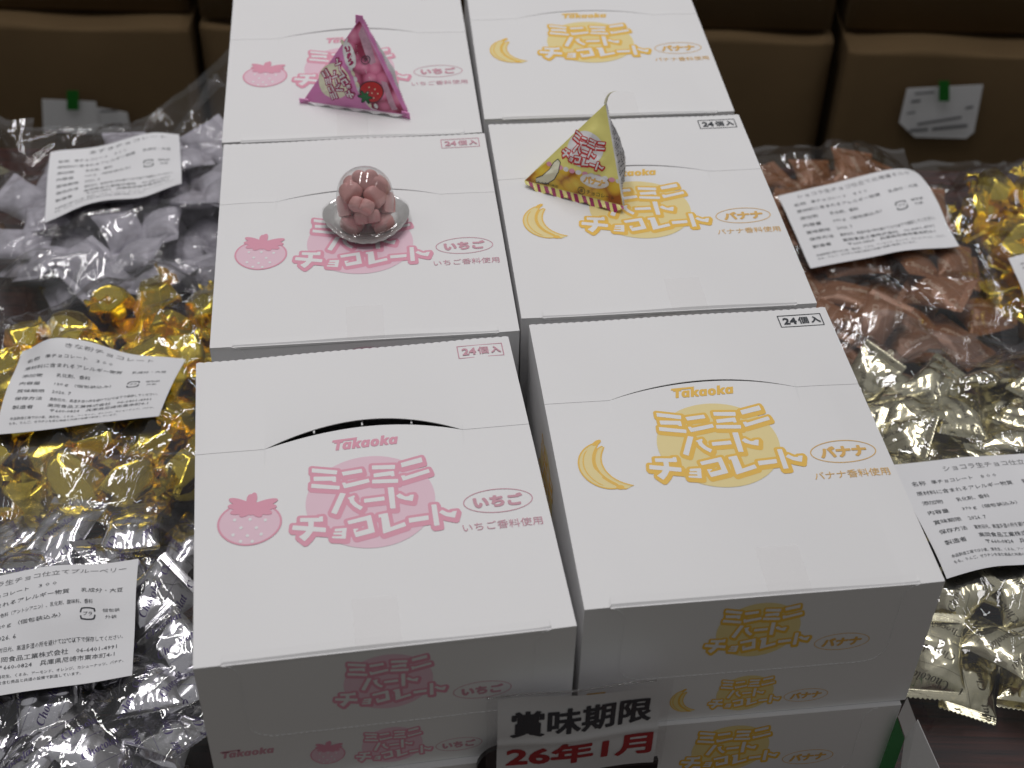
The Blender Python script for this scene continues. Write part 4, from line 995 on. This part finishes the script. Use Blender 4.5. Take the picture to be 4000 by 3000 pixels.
for P_, d_ in ((V[0], Vector((.1, .1, 1))), (V[1], Vector((-1, .1, .05))), (V[2], Vector((.9, -.4, -.1)))):
    d_ = d_.normalized(); s_ = d_.cross(Vector((.3, 1, .2))).normalized()
    slab([P_ - s_ * .0026 - d_ * .004, P_ + s_ * .0026 - d_ * .004, P_ + s_ * .0030 + d_ * .0022, P_ - s_ * .0024 + d_ * .0026], .0007, 'corner_tip', 'magenta', pk)

def yellow_layers(inside, L, ay):
    X, Y = grid2(0, L, 0, ay, .45); I = inside(X, Y, .3); out = []
    bnd = [(0, 0), (4.4, 6.7), (8.3, 10.4), (13.0, 15.5), (22.9, 15.4), (37.4, 15.0), (59.5, 15.2), (75, 15.2), (75, 0)]
    out.append((subdiv_poly(np.maximum(poly_dist(bnd, X, Y), I), X, Y), 0))
    d = np.full(X.shape, 1e9); e = d.copy()
    for k in range(12):
        x = 15 + k * 4.4; q = ell(X, Y, x, 14.9, 2.0, 1.5)
        if k % 2: d = np.minimum(d, q)
        else: e = np.minimum(e, q)
    out.append((subdiv_poly(np.maximum(d, I), X, Y), 1)); out.append((subdiv_poly(np.maximum(e, I), X, Y), 5))
    X2, Y2 = grid2(8, 66, 0, 46, .3); I2 = inside(X2, Y2, .4)
    out.append((subdiv_poly(np.maximum(ell(X2, Y2, 37.4, 30.2, 12.4, 11.6), I2), X2, Y2), 1))
    for vf, mi_ in ((L_out, 2), (L_white, 1)):
        out.append((sim(vf, [(-34, -16), (38, -15)], [(24.5, 24.6), (50.6, 21.4)]), mi_))
    # plain banana
    bx = [(20.5, 18.6), (22.2, 17.6), (22.6, 12), (20.2, 6.4), (15.5, 2.2), (8.6, 1.6), (7.9, 2.8), (12.8, 6.0), (16.8, 11.2), (18.8, 16.4)]
    bF = poly_dist(bx, X2, Y2); out.append((subdiv_poly(np.maximum(bF - 1.0, I2), X2, Y2), 3)); out.append((subdiv_poly(np.maximum(bF - .45, I2), X2, Y2), 4))
    out.append((subdiv_poly(np.maximum(ell(X2, Y2, 48.4, 11.6, 9.4, 4.3), I2), X2, Y2), 1))
    out.append((place2(bold_text('バナナ', 26, 8.6, .7, .35), 48.4, 11.6, .56), 6))
    out.append((ring(40.5, 3.2, 2.6, 2.6, .4, 24), 3)); out.append((fit_text('準', 39.1, 1.8, 2.8, 2.8, res=1), 3)); out.append((fit_text('チョコレート', 44, 1.9, 19, 2.8), 3))
    out.append((fit_text('バナナ香料使用', 6.5, .6, 17.5, 1.9, res=1), 3))
    return out
pk, ats, V = packet('pyramid_packet', 'yellow pyramid sweet packet with printed banana and striped bottom seal', (.0556, .813, T + .0590), (.0049, .8049, T + .0040), (.0695, .7785, T + .0040), (.0665, .8475, T + .0012),
        yellow_layers, ['yellowphoto', 'white_print', 'red_print', 'black_ink', 'cream', 'pink_dark', 'yel_text'], (.0052, .0062, .005, .0008), ['yellow', 'greyfilm', 'yellow', 'white_print'])
seal_strip('bottom_seal', V[1], V[2], Vector((.22, -.78, -.42)).normalized(), .0062, ['yellow', 'crimson'], 13, pk, .0005, .0010)
seal_strip('side_seal', V[0], V[2], Vector((1, .1, .2)).normalized(), .0012, ['white_print'], 1, pk)
mbk = MB(); rr = random.Random(5)                       # tiny grey print on the side face
for i in range(34):
    for j in range(14):
        a = .95 - i * .027; c = .02 + j * .045; b_ = (1 - a) * c; cc = 1 - a - b_
        if rr.random() < .3 or b_ < .012: continue
        w1, w2 = .013, .032 * (1 - a) * rr.uniform(.5, 1.1)
        q = [ats[1](a, cc, b_, .0002), ats[1](a - w1, cc + w1, b_, .0002), ats[1](a - w1, cc + w1 - w2, b_ + w2, .0002), ats[1](a, cc - w2, b_ + w2, .0002)]
        mbk.add(q, [(0, 1, 2, 3)])
obj('small_print', mbk.mesh('small_print', ['black_ink']), pk)
# curled tail at the apex
v, f = [], []
for i in range(25):
    t_ = i / 24; p_ = V[0] + Vector((.0035 * t_ ** 1.5 + .003 * t_ ** 4, .003 * t_, .0105 * t_ - .003 * t_ ** 4)); w_ = .0010 * (1 - .35 * t_)
    v += [p_ + Vector((-w_, 0, 0)), p_ + Vector((0, -w_ * .6, .0002)), p_ + Vector((w_, 0, 0)), p_ + Vector((0, w_ * .6, 0))]
for i in range(24):
    for j in range(4): f.append((i * 4 + j, i * 4 + (j + 1) % 4, (i + 1) * 4 + (j + 1) % 4, (i + 1) * 4 + j))
obj('twisted_tip', mesh('twisted_tip', v, f, 'cream', smooth=True), pk)

# ------------------------------------------------------------------ clear dome with heart sweets
DX, DY = -.0958, .7575
dm = thing('sweet_dome', 'clear plastic dome on a silver foil base, full of pink heart sweets', 'sweet dome', (DX, DY, T + .0012), (0, 0, BX['ML'][2]))
def rimr(th, k): return 1 + k * (.045 * math.cos(3 * (th + math.pi / 2)) + .03 * math.cos(2 * th))
prof = [(.0, .0390), (.0030, .0388), (.0060, .0381), (.0090, .0368), (.0118, .0350), (.0140, .0328), (.0158, .0300), (.0170, .0268), (.0178, .0230), (.0183, .0180), (.0187, .0120), (.0190, .0070), (.0192, .0042), (.0200, .0034), (.0209, .0044), (.0217, .0046), (.0224, .0034), (.0240, .0030), (.0258, .0032), (.0270, .0026)]
v, f = [], []; nt = 72
for k, (r_, z) in enumerate(prof):
    for i in range(nt):
        th = 2 * math.pi * i / nt; kk = max(0, (r_ - .0205) / .0065); rr_ = r_ * rimr(th, kk); lift = kk * (.0016 + .0026 * math.cos(th) ** 2 + .0004 * math.sin(th * 9))
        v.append((rr_ * math.cos(th), rr_ * math.sin(th), z + lift))
for k in range(len(prof) - 1):
    for i in range(nt): j = (i + 1) % nt; f.append((k * nt + i, (k + 1) * nt + i, (k + 1) * nt + j, k * nt + j))
obj('clear_cover', mesh('clear_cover', v, f, 'dome', smooth=True), dm)
v = [(0, 0, .0006)]; f = []
for k, r_ in enumerate((.008, .016, .0200, .0225, .0245, .0268)):
    for i in range(nt):
        th = 2 * math.pi * i / nt; kk = max(0, (r_ - .0205) / .0065); rr_ = r_ * rimr(th, kk); lift = kk * (.0014 + .0026 * math.cos(th) ** 2)
        v.append((rr_ * math.cos(th), rr_ * math.sin(th), .0006 + lift + .0008 * kk + .00035 * math.sin(th * 23) * kk))
for i in range(nt):
    j = (i + 1) % nt; f.append((0, 1 + i, 1 + j))
    for k in range(5): a_ = 1 + k * nt; f.append((a_ + i, a_ + nt + i, a_ + nt + j, a_ + j))
obj('foil_base', mesh('foil_base', v, f, 'foil_lid', smooth=True), dm)
# heart sweet
def heart_mesh():
    n_ = 48; v, f = [], []; ringp = []
    for i in range(n_):
        t_ = 2 * math.pi * i / n_; x = 16 * math.sin(t_) ** 3; y = 13 * math.cos(t_) - 5 * math.cos(2 * t_) - 2 * math.cos(3 * t_) - math.cos(4 * t_)
        x, y = x * .9, (y + 2) * .85; ang = math.atan2(y, x); r0 = math.hypot(x, y); r1 = (r0 * .66 + 12.4 * .34) * 1.10; x, y = x / r0 * r1, y / r0 * r1; ringp.append((x / 16 * .0088, y / 16 * .0088))
    prof_ = [(0, -.0040), (.55, -.0042), (.86, -.0040), (.97, -.0030), (1.0, -.0012), (1.0, .0012), (.96, .0030), (.85, .0039), (.55, .0043), (0, .0042)]
    for s_, z in prof_:
        for x, y in ringp: v.append((x * s_, y * s_, z))
    for k in range(len(prof_) - 1):
        for i in range(n_): j = (i + 1) % n_; f.append((k * n_ + i, k * n_ + j, (k + 1) * n_ + j, (k + 1) * n_ + i))
    return mesh('heart_sweet', v, f, 'choc', smooth=True)
HM = heart_mesh()
hearts = [(-.0082, -.0095, .0048, 15, 8, 20, 'lying at the front left of the dome floor'), (.0088, -.0092, .0050, 18, -8, -25, 'lying at the front right of the dome floor'),
          (.0002, .0095, .0050, -10, 4, 90, 'lying hidden at the rear of the dome floor'),
          (.0006, -.0102, .0112, 34, 4, 192, 'second from the front, under the topmost flat one'), (-.0128, -.0010, .0120, 10, 74, 10, 'on edge against the left wall of the dome'),
          (.0130, -.0010, .0130, 8, -68, 20, 'on edge against the right wall of the dome'), (.0, .0075, .0135, -20, 10, 60, 'buried in the middle of the dome'),
          (-.0020, -.0108, .0192, 60, -4, 160, 'facing outward at the front centre, uppermost there'), (.0068, -.0030, .0205, 48, 30, 40, 'tilted on the upper right behind the front one'),
          (-.0092, -.0012, .0232, 40, -28, -30, 'high on the upper left of the dome'), (.0100, .0045, .0248, 30, 36, 70, 'high on the right rear of the dome'),
          (.0006, .0035, .0292, 60, 5, 15, 'topmost of all under the dome peak'), (-.0060, .0085, .0215, -20, -20, 100, 'behind the upper left one in the dome')]
dmM = Matrix.Translation((DX, DY, T + .0012)) @ Matrix.Rotation(BX['ML'][2], 4, 'Z')
for x, y, z, rx, ry, rz, w_ in hearts:
    thing('heart_sweet', 'dusty pink heart shaped sweet ' + w_, 'sweet', dmM @ Vector((x, y, z)), (R(rx), R(ry), R(rz)), 'pink heart sweets in the dome', me=HM)
